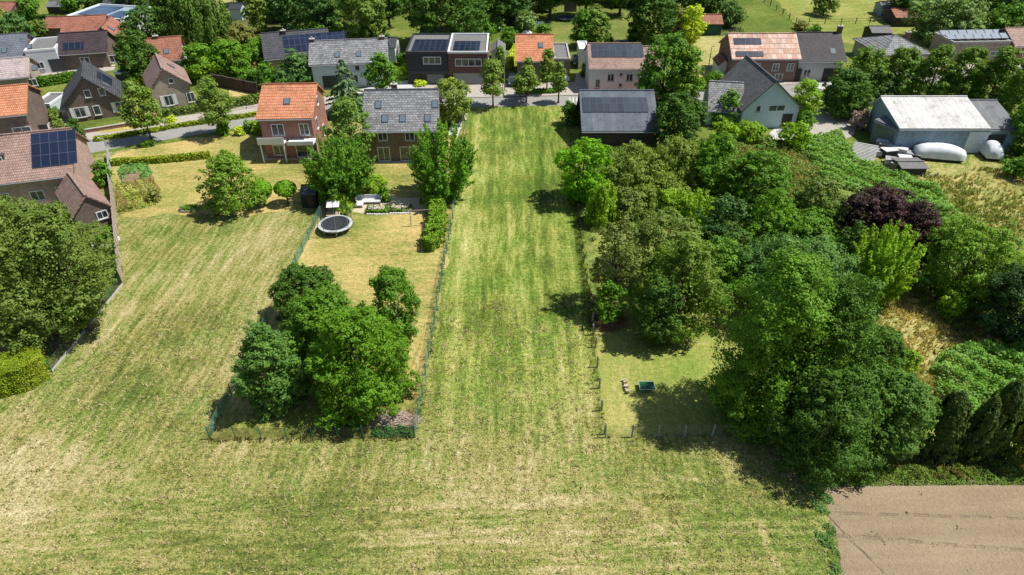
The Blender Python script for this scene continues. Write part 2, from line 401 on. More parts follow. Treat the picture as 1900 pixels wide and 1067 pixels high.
def hedge(name, label, px, width, h, mat, cat='hedge', group=None, seed=1, world=False, round_=.25, Lk=1.0, core=None, leafd=2.6, wob=.06):
    """clipped hedge along a line of photo points on the ground: leaves over a hidden solid core that blocks light"""
    pts = [Vector(p) for p in px] if world else [G(*p) for p in px]
    rng = np.random.default_rng(seed); root = thing(name, label, cat, pts[0], 0, group)
    Z = depth(pts[len(pts)//2]); L = min(.5, max(.13, .0034*Z))*Lk
    Ps, Ns = [], []; mb = MB()
    for i in range(len(pts)-1):
        p, q = pts[i]-pts[0], pts[i+1]-pts[0]; d = q-p; ln = d.length; d.normalize(); s = Vector((-d.y, d.x, 0)); hw = width/2
        n = int(leafd*ln*(2*h+width)/(.3*L*L))+40
        u = rng.uniform(-hw*.9, ln+hw*.9, n); k = rng.random(n)*(2*h+width)
        top = (k > h) & (k < h+width)
        off = np.where(k <= h, -hw, np.where(top, k-h-hw, hw)); z = np.where(k <= h, k, np.where(top, h, k-h-width))
        cr = np.minimum(1, np.minimum(u+hw, ln+hw-u)/hw); off = off*np.sqrt(np.clip(cr, .15, 1))
        nx = np.where(top, 0, np.sign(off)); nz = np.where(top, 1.0, .25)
        f = 1-round_*np.clip((z/h-.6)/.4, 0, 1)**2*(~top); off = off*f
        lum = .5*np.sin(u*2.1+seed)+.5*np.sin(u*5.3+off*3+seed*2)
        z = z+top*(lum*wob)-rng.random(n)*.08; off = off+nx*lum*wob+rng.normal(size=n)*.05
        z = np.maximum(z+rng.normal(size=n)*.04, .03)
        dd = np.array(d); ss = np.array(s); pp = np.array(p)
        me_ = max(30, n//7); ends = [e for e in (0, 1) if (i == 0 and e == 0) or (i == len(pts)-2 and e == 1)]
        for e in ends:
            uu = rng.uniform(.15, .85, me_)*hw; uu = -uu if e == 0 else ln+uu; oo = rng.uniform(-.8, .8, me_)*hw*np.sqrt(np.clip(1-(np.abs(uu-(0 if e == 0 else ln))/hw)**2, .1, 1)); zz = rng.uniform(.05, .97, me_)*h
            Ps.append(pp+uu[:, None]*dd+oo[:, None]*ss+zz[:, None]*np.array([0, 0, 1.])); Ns.append(dd*(-1 if e == 0 else 1)*.8+np.array([0, 0, .5])+rng.normal(size=(me_, 3))*.4)
        Ps.append(pp+u[:, None]*dd+off[:, None]*ss+z[:, None]*np.array([0, 0, 1.]))
        Ns.append(nx[:, None]*ss+nz[:, None]*np.array([0, 0, 1.])+rng.normal(size=(n, 3))*.5)
        a = p-s*(hw*.72); bq = p+s*(hw*.72); M = [a, q-s*(hw*.72), q+s*(hw*.72), bq]
        mb.prism([Vector((v.x, v.y, .01+.003*i)) for v in M], (0, 0, h*.84))
    mb.build('stem', core or M_CORE, root)  # hidden solid block, added so no light passes through the leaves
    P, N = np.concatenate(Ps), np.concatenate(Ns)
    quads_mesh('foliage', leaf_quads(P, N, L, rng), mat, root)
    return root
def inside(poly_, X, Y):
    c = np.zeros(len(X), bool); n = len(poly_); j = n-1
    for i in range(n):
        xi, yi, xj, yj = poly_[i][0], poly_[i][1], poly_[j][0], poly_[j][1]
        c ^= ((yi > Y) != (yj > Y)) & (X < (xj-xi)*(Y-yi)/(yj-yi+1e-12)+xi); j = i
    return c
def scatter(pts, n, rng):
    W = [G(*p) for p in pts]; xs = [p.x for p in W]; ys = [p.y for p in W]
    X = rng.uniform(min(xs), max(xs), n*3); Y = rng.uniform(min(ys), max(ys), n*3)
    k = inside([(p.x, p.y) for p in W], X, Y); return X[k][:n], Y[k][:n], W
def parea(pts):
    W = [G(*p) for p in pts]; s = 0
    for i in range(len(W)): s += W[i-1].x*W[i].y-W[i].x*W[i-1].y
    return abs(s)/2
def blades(name, label, cat, pts, h, mat, dens=14, seed=1, lean=.35, wdt=.06, patch=None):
    """tufts of long grass as real blades"""
    rng = np.random.default_rng(seed); n = int(parea(pts)*dens); X, Y, W = scatter(pts, n, rng); n = len(X)
    if patch:
        f = np.sin(X*patch+seed)*np.sin(Y*patch*1.3+seed*2)+np.sin((X+Y)*patch*.45); k = f+rng.normal(size=n)*.5 > -.2; X, Y = X[k], Y[k]; n = len(X)
    m = 5; X = np.repeat(X, m)+rng.normal(size=n*m)*.10; Y = np.repeat(Y, m)+rng.normal(size=n*m)*.10; N = n*m
    H = h*rng.uniform(.45, 1.15, N)*(1+.25*np.sin(X*1.1)*np.sin(Y*.9)); th = rng.uniform(0, 2*math.pi, N); a2 = rng.uniform(0, 2*math.pi, N)
    V = np.empty((N, 4, 3)); w_ = wdt*rng.uniform(.6, 1.4, N)
    le = lean*H*rng.uniform(.2, 1.2, N)
    V[:, 0] = np.stack([X-np.cos(a2)*w_, Y-np.sin(a2)*w_, 0*X], 1); V[:, 1] = np.stack([X+np.cos(a2)*w_, Y+np.sin(a2)*w_, 0*X], 1)
    V[:, 2] = np.stack([X+np.cos(th)*le+np.cos(a2)*w_*.5, Y+np.sin(th)*le+np.sin(a2)*w_*.5, H], 1)
    V[:, 3] = np.stack([X+np.cos(th)*le*.7-np.cos(a2)*w_*.6, Y+np.sin(th)*le*.7-np.sin(a2)*w_*.6, H*.85], 1)
    o = quads_mesh(name, V.reshape(-1, 3), mat); return tag(o, label, cat, None, 'stuff')
def thicket(name, label, cat, pts, h, mat, seed=1, Lk=1.0, cover=2.6, lump=1.6, edge=.8, ragged=0.0):
    """a sprawling mass of leaves over a lumpy surface (brambles, nettles, bracken)"""
    rng = np.random.default_rng(seed); A = parea(pts); W = [G(*p) for p in pts]
    Z = sum(depth(p) for p in W)/len(W); L = min(.55, max(.14, .0036*Z))*Lk
    n = int(cover*A/(.3*L*L)); X, Y, _ = scatter(pts, n, rng); n = len(X)
    ex = np.full(n, 1e9)
    for i in range(len(W)):
        p, q = W[i-1], W[i]; dx, dy = q.x-p.x, q.y-p.y; t = np.clip(((X-p.x)*dx+(Y-p.y)*dy)/(dx*dx+dy*dy+1e-9), 0, 1)
        ex = np.minimum(ex, np.hypot(X-p.x-t*dx, Y-p.y-t*dy))
    if ragged:
        q = np.sin(X*2.3+seed)*np.sin(Y*2.9+seed)+.6*np.sin(X*5.1+Y*3.3)+rng.normal(size=n)*.25+(ex-.5)*1.2 > ragged; X, Y, ex = X[q], Y[q], ex[q]; n = len(X)
    k = lump; f = .55+.25*np.sin(X/k*2.1+seed)*np.sin(Y/k*1.7+seed*3)+.2*np.sin(X/k*4.3+Y/k*3.1)+.12*np.sin(X/k*9+1)*np.sin(Y/k*8)
    H = h*np.clip(f, .15, 1.3)*np.sqrt(np.clip(ex/edge, 0, 1))
    gx = np.cos(X/k*2.1+seed); gy = np.cos(Y/k*1.7+seed*3)
    P = np.stack([X, Y, np.maximum(.03, H*(1-.45*rng.random(n)**2)+rng.normal(size=n)*.05)], 1)
    N = np.stack([-gx*.3, -gy*.3, np.ones(n)], 1)+rng.normal(size=(n, 3))*.55
    o = quads_mesh(name, leaf_quads(P, N, L, rng), mat); return tag(o, label, cat, None, 'stuff')
# ---------------------------------------------------------------- buildings
def frame_of(L, R):
    d = R-L; return math.atan2(d.y, d.x), Vector((d.x, d.y, 0)).length
def window(root, M, w, h, fm, pm, nm='window', pn='pane', mull=0, sill=True):
    """M: local matrix with x along the wall, y up, z out of the wall"""
    mb = MB(); t = .09
    for x0, y0, x1, y1 in ((0,0,w,t),(0,h-t,w,h),(0,t,t,h-t),(w-t,t,w,h-t)): mb.box(x0, y0, -.02, x1, y1, .07, M)
    for k in range(mull): xm = w*(k+1)/(mull+1); mb.box(xm-.035, t, -.02, xm+.035, h-t, .055, M)
    f = mb.build(nm, fm, root)
    MB().box(t-.005, t-.005, .0, w-t+.005, h-t+.005, .03, M).build(pn, pm, f)
    if sill: MB().box(-.06, -.08, -.02, w+.06, 0, .16, M).build('sill', MC['concrete'], f)
    return f
def slope_panel(name, root, P00, U, Vv, N, u0, u1, v0, v1, mat, th=.07, lift=.05, frame=None):
    """flat slab lying on a roof slope; u, v in metres from the eave corner P00"""
    vs = [P00+U*u+Vv*v+N*lift for u, v in ((u0,v0),(u1,v0),(u1,v1),(u0,v1))]
    mb = MB().prism(vs, N*th); o = mb.build(name, mat, root)
    uv = o.data.uv_layers.new(name='UVMap'); inv = Matrix((U, Vv, N)).transposed().inverted()
    for lp in o.data.loops:
        q = inv @ (o.data.vertices[lp.vertex_index].co-P00); uv.data[lp.index].uv = (q.x-u0, q.y-v0)
    return o
def house(name, label, L, R, D, eave, ridge, wall, roof, axis='x', cat='house', over=.4, wins=(), chim=(), solar=(), sky_=(), group=None, rt=.16, parapet=None, fm=None, hip=1.0, roff=0.5, gutter=True, oy=None):
    rz, W = frame_of(L, R); root = thing(name, label, cat, (L+R)/2, rz, group); hw = W/2; fm = fm or M_WHITE
    oy = over if oy is None else oy
    mb = MB(); rm = MB(); slopes = {}
    if axis == 'flat':
        mb.box(-hw, 0, 0, hw, D, eave); mb.build('wall', wall, root)
        rm.box(-hw+.05, .05, eave, hw-.05, D-.05, eave+.06); rm.build('roof', roof, root)
        pb = MB(); t = .22; z1 = eave+.32
        pb.box(-hw-.04, -.04, eave-.02, hw+.04, t, z1); pb.box(-hw-.04, D-t, eave-.02, hw+.04, D+.04, z1)
        pb.box(-hw-.04, t, eave-.02, -hw+t, D-t, z1-.003); pb.box(hw-t, t, eave-.02, hw+.04, D-t, z1-.003)
        pb.build('parapet', parapet or M_WHITE, root)
        slopes['f'] = (Vector((-hw, 0, eave+.1)), Vector((1,0,0)), Vector((0,1,0)), Vector((0,0,1)))
    elif axis in ('x', 'y'):
        if axis == 'x':
            ry = D*roff
            ring = [(-hw, 0, 0), (-hw, 0, eave), (-hw, ry, ridge-.02), (-hw, D, eave), (-hw, D, 0)]
            mb.prism(ring, (W, 0, 0)); mb.build('wall', wall, root)
            for s, (ye, yr) in {'f': (0, ry), 'b': (D, ry)}.items():
                d = Vector((0, ye-yr, eave-ridge)); run = d.length; d.normalize()
                E = Vector((0, ye, eave))+d*over; N = Vector((0, -d.z*(1 if s == 'b' else -1), 0)); N = Vector((1,0,0)).cross(d)
                if N.z < 0: N = -N
                A = Vector((-hw-oy, E.y, E.z)); B = Vector((hw+oy, E.y, E.z)); top = Vector((0, yr, ridge))
                rm.prism([A, B, Vector((hw+oy, yr, ridge)), Vector((-hw-oy, yr, ridge))], N*rt)
                slopes[s] = (A+N*rt, Vector((1,0,0)), -d, N)
        else:
            xr = -hw+W*roff
            ring = [(-hw, 0, 0), (hw, 0, 0), (hw, 0, eave), (xr, 0, ridge-.02), (-hw, 0, eave)]
            mb.prism(ring, (0, D, 0)); mb.build('wall', wall, root)
            for s, xe in {'l': -hw, 'r': hw}.items():
                d = Vector((xe-xr, 0, eave-ridge)).normalized(); E = Vector((xe, 0, eave))+d*over
                N = Vector((0,1,0)).cross(d)
                if N.z < 0: N = -N
                rm.prism([Vector((E.x, -oy, E.z)), Vector((E.x, D+oy, E.z)), Vector((xr, D+oy, ridge)), Vector((xr, -oy, ridge))], N*rt)
                slopes[s] = (Vector((E.x, -oy, E.z))+N*rt, Vector((0,1,0)), -d, N)
        ro = rm.build('roof', roof, root)
        rc_ = MB()
        if axis == 'x': rc_.box(-hw-oy, D*roff-.13, ridge+rt*.6, hw+oy, D*roff+.13, ridge+rt+.12)
        else: rc_.box(-hw+W*roff-.13, -oy, ridge+rt*.6, -hw+W*roff+.13, D+oy, ridge+rt+.12)
        rc_.build('ridge_cap', roof, ro)
        if gutter and axis == 'x':
            MB().tube([(-hw-oy+.02, -over*.9-.12, eave-over*.55), (hw+oy-.02, -over*.9-.12, eave-over*.55)], .08, 6).build('gutter', MC['zinc'], root)
    else:                                                  # hip roof
        mb.box(-hw, 0, 0, hw, D, eave); mb.build('wall', wall, root)
        o = over; r = hip*min(hw, D/2)
        E = [Vector((-hw-o, -o, eave-.1)), Vector((hw+o, -o, eave-.1)), Vector((hw+o, D+o, eave-.1)), Vector((-hw-o, D+o, eave-.1))]
        a, b_ = Vector((-hw+r, D/2, ridge)), Vector((hw-r, D/2, ridge))
        if (b_-a).length < .05: b_ = a+Vector((.05, 0, 0))
        rm.add(E+[a, b_]+[e-Vector((0,0,.14)) for e in E], [(0,1,5,4),(1,2,5),(2,3,4,5),(3,0,4),(0,6,7,1),(1,7,8,2),(2,8,9,3),(3,9,6,0),(9,8,7,6)])
        ro = rm.build('roof', roof, root)
        hb = MB(); hb.tube([a, b_], .12)
        for e, q in zip(E, (a, b_, b_, a)): hb.tube([e, q], .09, 5)
        hb.build('ridge_cap', roof, ro)
        d = (E[0]-Vector((E[0].x, D/2, ridge)));
        vv = (Vector((0, D/2, ridge))-Vector((0, -o, eave-.1))).normalized()
        slopes['f'] = (E[0], Vector((1,0,0)), vv, Vector((1,0,0)).cross(vv))
    FM = {'f': Matrix(((1,0,0,-hw),(0,0,-1,0),(0,1,0,0),(0,0,0,1))), 'r': Matrix(((0,0,1,hw),(1,0,0,0),(0,1,0,0),(0,0,0,1))),
          'l': Matrix(((0,0,-1,-hw),(-1,0,0,D),(0,1,0,0),(0,0,0,1))), 'b': Matrix(((-1,0,0,hw),(0,0,1,D),(0,1,0,0),(0,0,0,1)))}
    for it in wins:
        f, u, z, ww, hh = it[:5]; kd = it[5] if len(it) > 5 else 'win'
        M = FM[f] @ Matrix.Translation((u, z, 0))
        if kd == 'win': window(root, M, ww, hh, fm, glass_mat(), mull=1 if ww > 1.1 else 0)
        elif kd == 'shut':
            window(root, M, ww, hh, fm, glass_mat(), mull=1)
            for sx in (-.55, ww+.05): MB().box(sx, 0, -.01, sx+.5, hh, .06, M).build('shutter', M_WHITE, root)
        elif kd == 'band': window(root, M, ww, hh, fm, glass_mat(), mull=max(1, int(ww//1.4)), sill=False)
        elif kd == 'door':
            d_ = MB().box(0, 0, -.02, ww, hh, .06, M).build('door', M_DARKWOOD if len(it) < 7 else it[6], root)
            MB().box(ww*.82, hh*.45, .05, ww*.9, hh*.5, .12, M).build('handle', MC['zinc'], d_)
        elif kd == 'garage':
            g_ = MB()
            for k in range(5): g_.box(0, hh*k/5+.01, -.02, ww, hh*(k+1)/5-.01, .05, M)
            g_.build('garage_door', it[6] if len(it) > 6 else MC['anthracite'], root)
        elif kd == 'panel': MB().box(0, 0, -.02, ww, hh, .05, M).build('wall_panel', it[6], root)
        elif kd == 'awning': MB().prism([M @ Vector(p) for p in ((0,hh,0),(ww,hh,0),(ww,hh-.5,2.0),(0,hh-.5,2.0))], (0,0,.06)).build('awning', M_WHITE, root)
    for cx, cy, ch in chim:
        c_ = MB().box(cx-.4, cy-.3, ridge-1.6, cx+.4, cy+.3, ridge+ch).build('chimney', MC['brick_brown'], root)
        MB().box(cx-.47, cy-.37, ridge+ch, cx+.47, cy+.37, ridge+ch+.1).tube([(cx, cy, ridge+ch+.08), (cx, cy, ridge+ch+.4)], .13, 8).build('chimney_cap', MC['concrete'], c_)
    for s, u0, u1, v0, v1, *mm in solar:
        P0, U, Vv, N = slopes[s]; slope_panel('solar_panel', root, P0, U, Vv, N, u0, u1, v0, v1, mm[0] if mm else solar_mat())
    for s, u, v in sky_:
        P0, U, Vv, N = slopes[s]; k = slope_panel('skylight', root, P0, U, Vv, N, u, u+.9, v, v+1.2, MC['anthracite'], .1, -.02)
        slope_panel('pane', k, P0, U, Vv, N, u+.09, u+.81, v+.1, v+1.1, M_SKYGLASS, .02, .085)
    return root, slopes
def base_line(x0, y0, x1, y1): return G(x0, y0), G(x1, y1)
def shed(name, label, x0, x1, yb, ytop, D, wall, roof, cat='shed', axis='x', rise=.7, yr=None, wins=(), group=None, over=.2, z1=None, **kw):
    L, R = base_line(x0, yb, x1, yb if yr is None else yr); Y = (L.y+R.y)/2
    rg = zat(ytop, Y+D*.5) if axis == 'x' else zat(ytop, Y)
    rg = max(1.6, rg) if z1 is None else z1
    return house(name, label, L, R, D, max(1.0, rg-rise), rg, wall, roof, axis, cat, over, wins, group=group, gutter=False, rt=.08, **kw)
def fence(name, label, pts, h, pm, mesh, step=2.5, post=.05, cat='fence', group=None, rail=None, world=False, sq=False, tilt=0, kerb=None, netn='mesh_panel', cap=None, seed=0):
    P = [Vector(p) for p in pts] if world else [G(*p) for p in pts]; root = thing(name, label, cat, P[0], 0, group); rng = random.Random(seed+3)
    o = P[0]; spots = []
    for i in range(len(P)-1):
        a, b = P[i]-o, P[i+1]-o; n = max(1, round((b-a).length/step))
        spots += [a.lerp(b, k/n) for k in range(n)]
        if mesh:
            dd = (b-a).normalized(); s = Vector((-dd.y, dd.x, 0))*.012
            MB().prism([a-s+Vector((0,0,.03)), b-s+Vector((0,0,.03)), b-s+Vector((0,0,h*.96)), a-s+Vector((0,0,h*.96))], s*2).build(netn, mesh, root)
        if rail:
            for rz_ in rail: MB().tube([a+Vector((0,0,rz_)), b+Vector((0,0,rz_))], .03 if sq is not True else .035, 4).build('rail', pm, root)
        if kerb:
            dd = (b-a).normalized(); s = Vector((-dd.y, dd.x, 0))*.06
            MB().prism([a-s, b-s, b-s+Vector((0,0,.22)), a-s+Vector((0,0,.22))], s*2).build('kerb_board', kerb, root)
    spots.append(P[-1]-o)
    for p in spots:
        tx, ty = rng.uniform(-tilt, tilt), rng.uniform(-tilt, tilt); hh = h*rng.uniform(.97, 1.06)
        mb = MB()
        if sq: M = Matrix.Translation(p) @ Matrix.Rotation(tx, 4, 'X') @ Matrix.Rotation(ty, 4, 'Y'); mb.box(-post, -post, 0, post, post, hh, M); mb.box(-post*.75, -post*.75, hh, post*.75, post*.75, hh+.05, M)
        else: mb.tube([p, p+Vector((tx*hh, ty*hh, hh))], post, 6); mb.tube([p+Vector((tx*hh, ty*hh, hh)), p+Vector((tx*hh, ty*hh, hh+.04))], post*1.2, 6)
        mb.build('post', pm, root)
    return root
# ---------------------------------------------------------------- materials used by name
BARK = plain('bark', (.10, .075, .05), .9, .3, 6)
M_CORE = plain('hedge_core', (.030, .036, .014), .95, .3, 8)  # dark fill of the light-blocking block inside each hedge
M_WHITE = plain('white_paint', (.74, .75, .76), .5, .06, 2)
M_DARKWOOD = plain('dark_wood', (.05, .042, .036), .8, .3, 4)
plain('zinc', (.30, .32, .34), .4, .12, 3, .5, .3); plain('anthracite', (.045, .05, .058), .5, .15, 2)
plain('concrete', (.42, .41, .38), .9, .15, 3); plain('brick_brown', (.17, .10, .075), .9, .25, 5)
M_SKYGLASS = plain('roof_glass', (.12, .16, .20), .08, .1, 1, .9)
M_SLATE = tiles('slate_dark', (.060, .065, .078), (.10, .105, .12), (.03, .03, .035))
M_SLATEY = tiles('slate_dark_side', (.060, .062, .072), (.10, .105, .115), (.03, .03, .035), 'y')
M_GREYT = tiles('roof_grey', (.19, .195, .205), (.33, .335, .345), (.09, .09, .095), bw=.45, patch=(.12, .12, .13))
M_GREYY = tiles('roof_grey_side', (.15, .15, .155), (.23, .23, .235), (.08, .08, .08), 'y')
M_ORANGE = tiles('roof_orange', (.55, .21, .10), (.66, .31, .17), (.30, .11, .06), patch=(.42, .19, .10))
M_ORANGEB = tiles('roof_orange_bright', (.62, .22, .10), (.72, .33, .18), (.34, .12, .06))
M_RED = tiles('roof_red', (.34, .13, .08), (.42, .18, .12), (.18, .07, .05), patch=(.26, .11, .07))
M_REDY = tiles('roof_red_side', (.36, .15, .10), (.45, .21, .14), (.18, .07, .05), 'y')
M_PINK = tiles('roof_pink_brown', (.34, .22, .18), (.43, .30, .25), (.19, .12, .10), patch=(.27, .17, .14))
M_PINKY = tiles('roof_pink_brown_side', (.33, .21, .18), (.41, .28, .24), (.19, .12, .10), 'y')
M_BRICKR = tiles('brick_red', (.30, .11, .075), (.38, .16, .11), (.33, .26, .21), 'xy', .24, .085, msize=.01)
M_BRICKB = tiles('brick_dark', (.13, .09, .075), (.20, .14, .115), (.22, .19, .17), 'xy', .24, .085, msize=.01)
M_BRICKT = tiles('brick_tan', (.33, .27, .22), (.42, .35, .28), (.38, .33, .28), 'xy', .24, .085, msize=.01)
M_BRICKP = tiles('brick_pink', (.42, .26, .21), (.50, .33, .27), (.42, .36, .32), 'xy', .24, .085, msize=.01)
M_METALW = tiles('sheet_white', (.52, .515, .50), (.64, .635, .62), (.36, .36, .36), 'x', 1.0, 3.2, msize=.03)
M_METALG = tiles('sheet_grey', (.25, .33, .40), (.30, .38, .45), (.16, .21, .26), 'xy', .35, 40, msize=.03)
M_LBLUE = plain('render_pale_blue', (.52, .61, .65), .8, .06, 1)
M_FELT = plain('roof_felt', (.16, .16, .16), .9, .2, 1.5)
M_CORR = tiles('sheet_corrugated', (.17, .18, .19), (.23, .24, .25), (.09, .09, .1), 'x', .18, 30, msize=.03)
M_GREENP = plain('dark_green_paint', (.02, .07, .05), .6, .2, 2)

# ---------------------------------------------------------------- ground
ang = lambda a, b: math.atan2((G(*b)-G(*a)).y, (G(*b)-G(*a)).x)
A_LEFT = ang((250, 760), (440, 470)); A_STRIP = ang((950, 780), (945, 300)); A_LOW = ang((300, 930), (1300, 900))
FL, FR = G(770, 812), G(1115, 800)
def m_strip(b, tc):        # the long strip between the gardens
    s = b.n('ShaderNodeSeparateXYZ'); b.l(tc, s.inputs[0])
    return b.math('MULTIPLY', b.mapr(s.outputs[0], FL.x-2, FL.x+2), b.mapr(s.outputs[1], FL.y-4, FL.y+10))
def m_low(b, tc):
    s = b.n('ShaderNodeSeparateXYZ'); b.l(tc, s.inputs[0]); return b.mapr(s.outputs[1], FL.y-1, FL.y-9)
def band(dirv, c, wd, amt):  # a lighter or greener band across the field
    def f(b, tc):
        q = b.math('ADD', b.dot(tc, dirv), b.math('MULTIPLY', b.math('SUBTRACT', b.noise(tc, .12, 3), .5), wd*2.2))
        d = b.math('ABSOLUTE', b.math('SUBTRACT', q, c)); return b.math('MULTIPLY', b.mapr(d, wd, 0.0), amt)
    return f
def sband(c, wd, amt):
    f0 = band((1, 0, 0), c, wd, amt)
    return lambda b, tc: b.math('MULTIPLY', f0(b, tc), m_strip(b, tc))
def seg(P, Q, w, amt):
    d = (Q-P); ln = d.length; d.normalize(); nv = Vector((-d.y, d.x, 0))
    def f(b, tc):
        wob = b.math('MULTIPLY', b.math('SUBTRACT', b.noise(tc, .5, 3), .5), w*2.5)
        q = b.math('ABSOLUTE', b.math('ADD', b.math('SUBTRACT', b.dot(tc, nv), P.dot(nv)), wob)); u = b.math('SUBTRACT', b.dot(tc, d), P.dot(d))
        k = b.math('MULTIPLY', b.mapr(q, w, w*.2), b.math('MULTIPLY', b.mapr(u, -1, 1), b.mapr(u, ln+1, ln-1)))
        return b.math('MULTIPLY', k, amt)
    return f
def stripes(b, tc):
    s = b.n('ShaderNodeSeparateXYZ'); b.l(tc, s.inputs[0])
    x = b.math('ADD', s.outputs[0], b.math('MULTIPLY', b.noise(tc, .06, 2), 1.5))
    return b.math('MULTIPLY', b.math('MULTIPLY', b.math('SINE', b.math('MULTIPLY', x, 2*math.pi/1.7)), m_strip(b, tc)), .045)
def strip_green(b, tc):
    s = b.n('ShaderNodeSeparateXYZ'); b.l(tc, s.inputs[0])
    k = m_strip(b, tc); return b.math('MULTIPLY', k, -.09)
def blob(P, r, amt, ax=1.0):
    def f(b, tc):
        v = b.n('ShaderNodeVectorMath', operation='SUBTRACT'); b.l(tc, v.inputs[0]); v.inputs[1].default_value = (P.x, P.y, 0)
        v2 = b.mapping(v.outputs[0], scale=(1/r, ax/r, 0)); ln = b.n('ShaderNodeVectorMath', operation='LENGTH'); b.l(v2, ln.inputs[0])
        q = b.math('ADD', ln.outputs['Value'], b.math('MULTIPLY', b.math('SUBTRACT', b.noise(tc, .35, 3), .5), .9))
        return b.math('MULTIPLY', b.mapr(q, 1.1, .1), amt)
    return f
xl = G(840, 500).x
FIELD = grass('field_grass', [(.16, GD), (.34, GM), (.48, GB), (.60, YG), (.76, ST), (.96, PS)], .6, .62, .7, .85, bias=.065,
    streaks=[(A_LEFT, None), (A_LOW, m_low), (A_STRIP, m_strip)], across=.55, along=.05, cs=2.7, hv=.6,
    wM=.38, tint=lambda b, tc: b.math('MULTIPLY', m_strip(b, tc), .75), masks=[strip_green, stripes, seg(G(1402, 960), G(1452, 1070), .45, .22), seg(G(1245, 884), G(1310, 893), .35, .18), seg(G(1165, 925), G(1290, 1040), .5, .10), seg(G(700, 945), G(1140, 925), .5, .10), seg(G(20, 860), G(210, 700), .9, .12), seg(G(250, 560), G(130, 690), .8, .10), sband(xl+1.0, 1.8, .17), sband(G(1010, 500).x, 2.2, -.08), sband(G(925, 300).x, 1.0, -.06),
           blob(G(330, 640), 9, -.12), blob(G(60, 880), 9, .16), blob(G(200, 600), 6, .12), blob(G(1060, 740), 6, .14, .7), blob(G(900, 930), 14, .05, 2.0),
           blob(G(560, 1000), 7, -.12), blob(G(350, 420), 10, -.10), blob(G(1060, 570), 4, -.2), blob(G(1020, 345), 7, -.15), blob(G(200, 740), 7, -.10), blob(G(1350, 960), 8, -.07)])
LAWN_DRY = grass('lawn_dry', [(.10, GM), (.32, (.18, .20, .045)), (.46, (.30, .265, .085)), (.62, (.45, .345, .135)), (.95, (.56, .43, .20))], 1.2, .4, .45, .4, bias=.03,
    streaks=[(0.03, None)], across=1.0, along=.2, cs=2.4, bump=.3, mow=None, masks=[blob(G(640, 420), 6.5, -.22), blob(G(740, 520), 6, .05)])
LAWN_MOW = grass('lawn_striped', [(.10, GM), (.30, (.17, .19, .04)), (.46, (.29, .255, .08)), (.62, (.44, .335, .135)), (.95, (.60, .45, .22))], 1.1, .5, .5, .5, bias=.04,
    streaks=[(math.pi/2-.03, None)], across=1.0, along=.2, cs=2.4, bump=.35, mow=(1.05, .055), masks=[blob(G(560, 800), 12, -.30, 2.2)])
LAWN_RIGHT = grass('lawn_right', [(.10, GM), (.34, (.18, .23, .045)), (.50, (.26, .28, .07)), (.68, (.40, .34, .13)), (.95, (.52, .42, .20))], .8, .3, .4, .3, bias=-.02,
    streaks=[(A_STRIP, None)], across=1.0, along=.15, cs=2.2, bump=.35, mow=(1.1, .05), masks=[blob(G(1150, 740), 3, .14, .5)])
LAWN_GREEN = grass('lawn_green', [(.12, GD), (.36, (.085, .125, .022)), (.55, (.15, .185, .036)), (.72, (.25, .25, .075)), (.95, (.40, .34, .15))], .8, .3, .3, .25, bias=-.02, streaks=[(.4, None)], cs=1.2, bump=.3)
LAWN_FAR = grass('lawn_far_mown', [(.12, GD), (.36, (.10, .135, .028)), (.55, (.16, .185, .045)), (.72, (.26, .25, .085)), (.95, (.42, .36, .15))], .8, .2, .3, .25, bias=.0, streaks=[(0.1, None)], cs=1.2, bump=.3, mow=(2.0, .04))  # far mown lawn: green to straw ramp with mowing stripes
MEADOW = grass('meadow_far', [(.12, GM), (.34, (.17, .20, .042)), (.52, (.25, .26, .068)), (.72, (.37, .33, .12)), (.95, (.50, .42, .20))], .9, .35, .3, .25, bias=.0, streaks=[(.2, None)], cs=1.0, bump=.4)
HAY = grass('hay_dry', [(.12, (.13, .17, .04)), (.36, (.22, .24, .07)), (.54, (.34, .31, .12)), (.75, (.45, .38, .17)), (.95, (.55, .46, .25))], .8, .35, .5, .4, bias=.05, streaks=[(.6, None)], cs=1.2, bump=.6)
MEADR = grass('meadow_wild', [(.12, GM), (.34, (.15, .19, .045)), (.54, (.24, .25, .075)), (.75, (.38, .33, .13)), (.95, (.50, .42, .21))], 1.0, .4, .55, .5, bias=0.0, streaks=[(.6, None)], cs=1.2, bump=.6)
ROUGH = grass('rough_grass', [(.12, GD), (.34, (.10, .15, .03)), (.52, (.18, .22, .05)), (.70, (.34, .30, .11)), (.95, (.48, .38, .17))], 1.1, .35, .5, .4, bias=-.02, streaks=[(.9, None)], cs=1.2, bump=.7)
WOODF = grass('woodland_floor', [(.12, (.03, .04, .012)), (.34, (.06, .08, .02)), (.52, (.10, .11, .035)), (.72, (.16, .14, .06)), (.95, (.26, .2, .1))], 1.0, .3, .5, .4, streaks=[(.3, None)], cs=1.0)
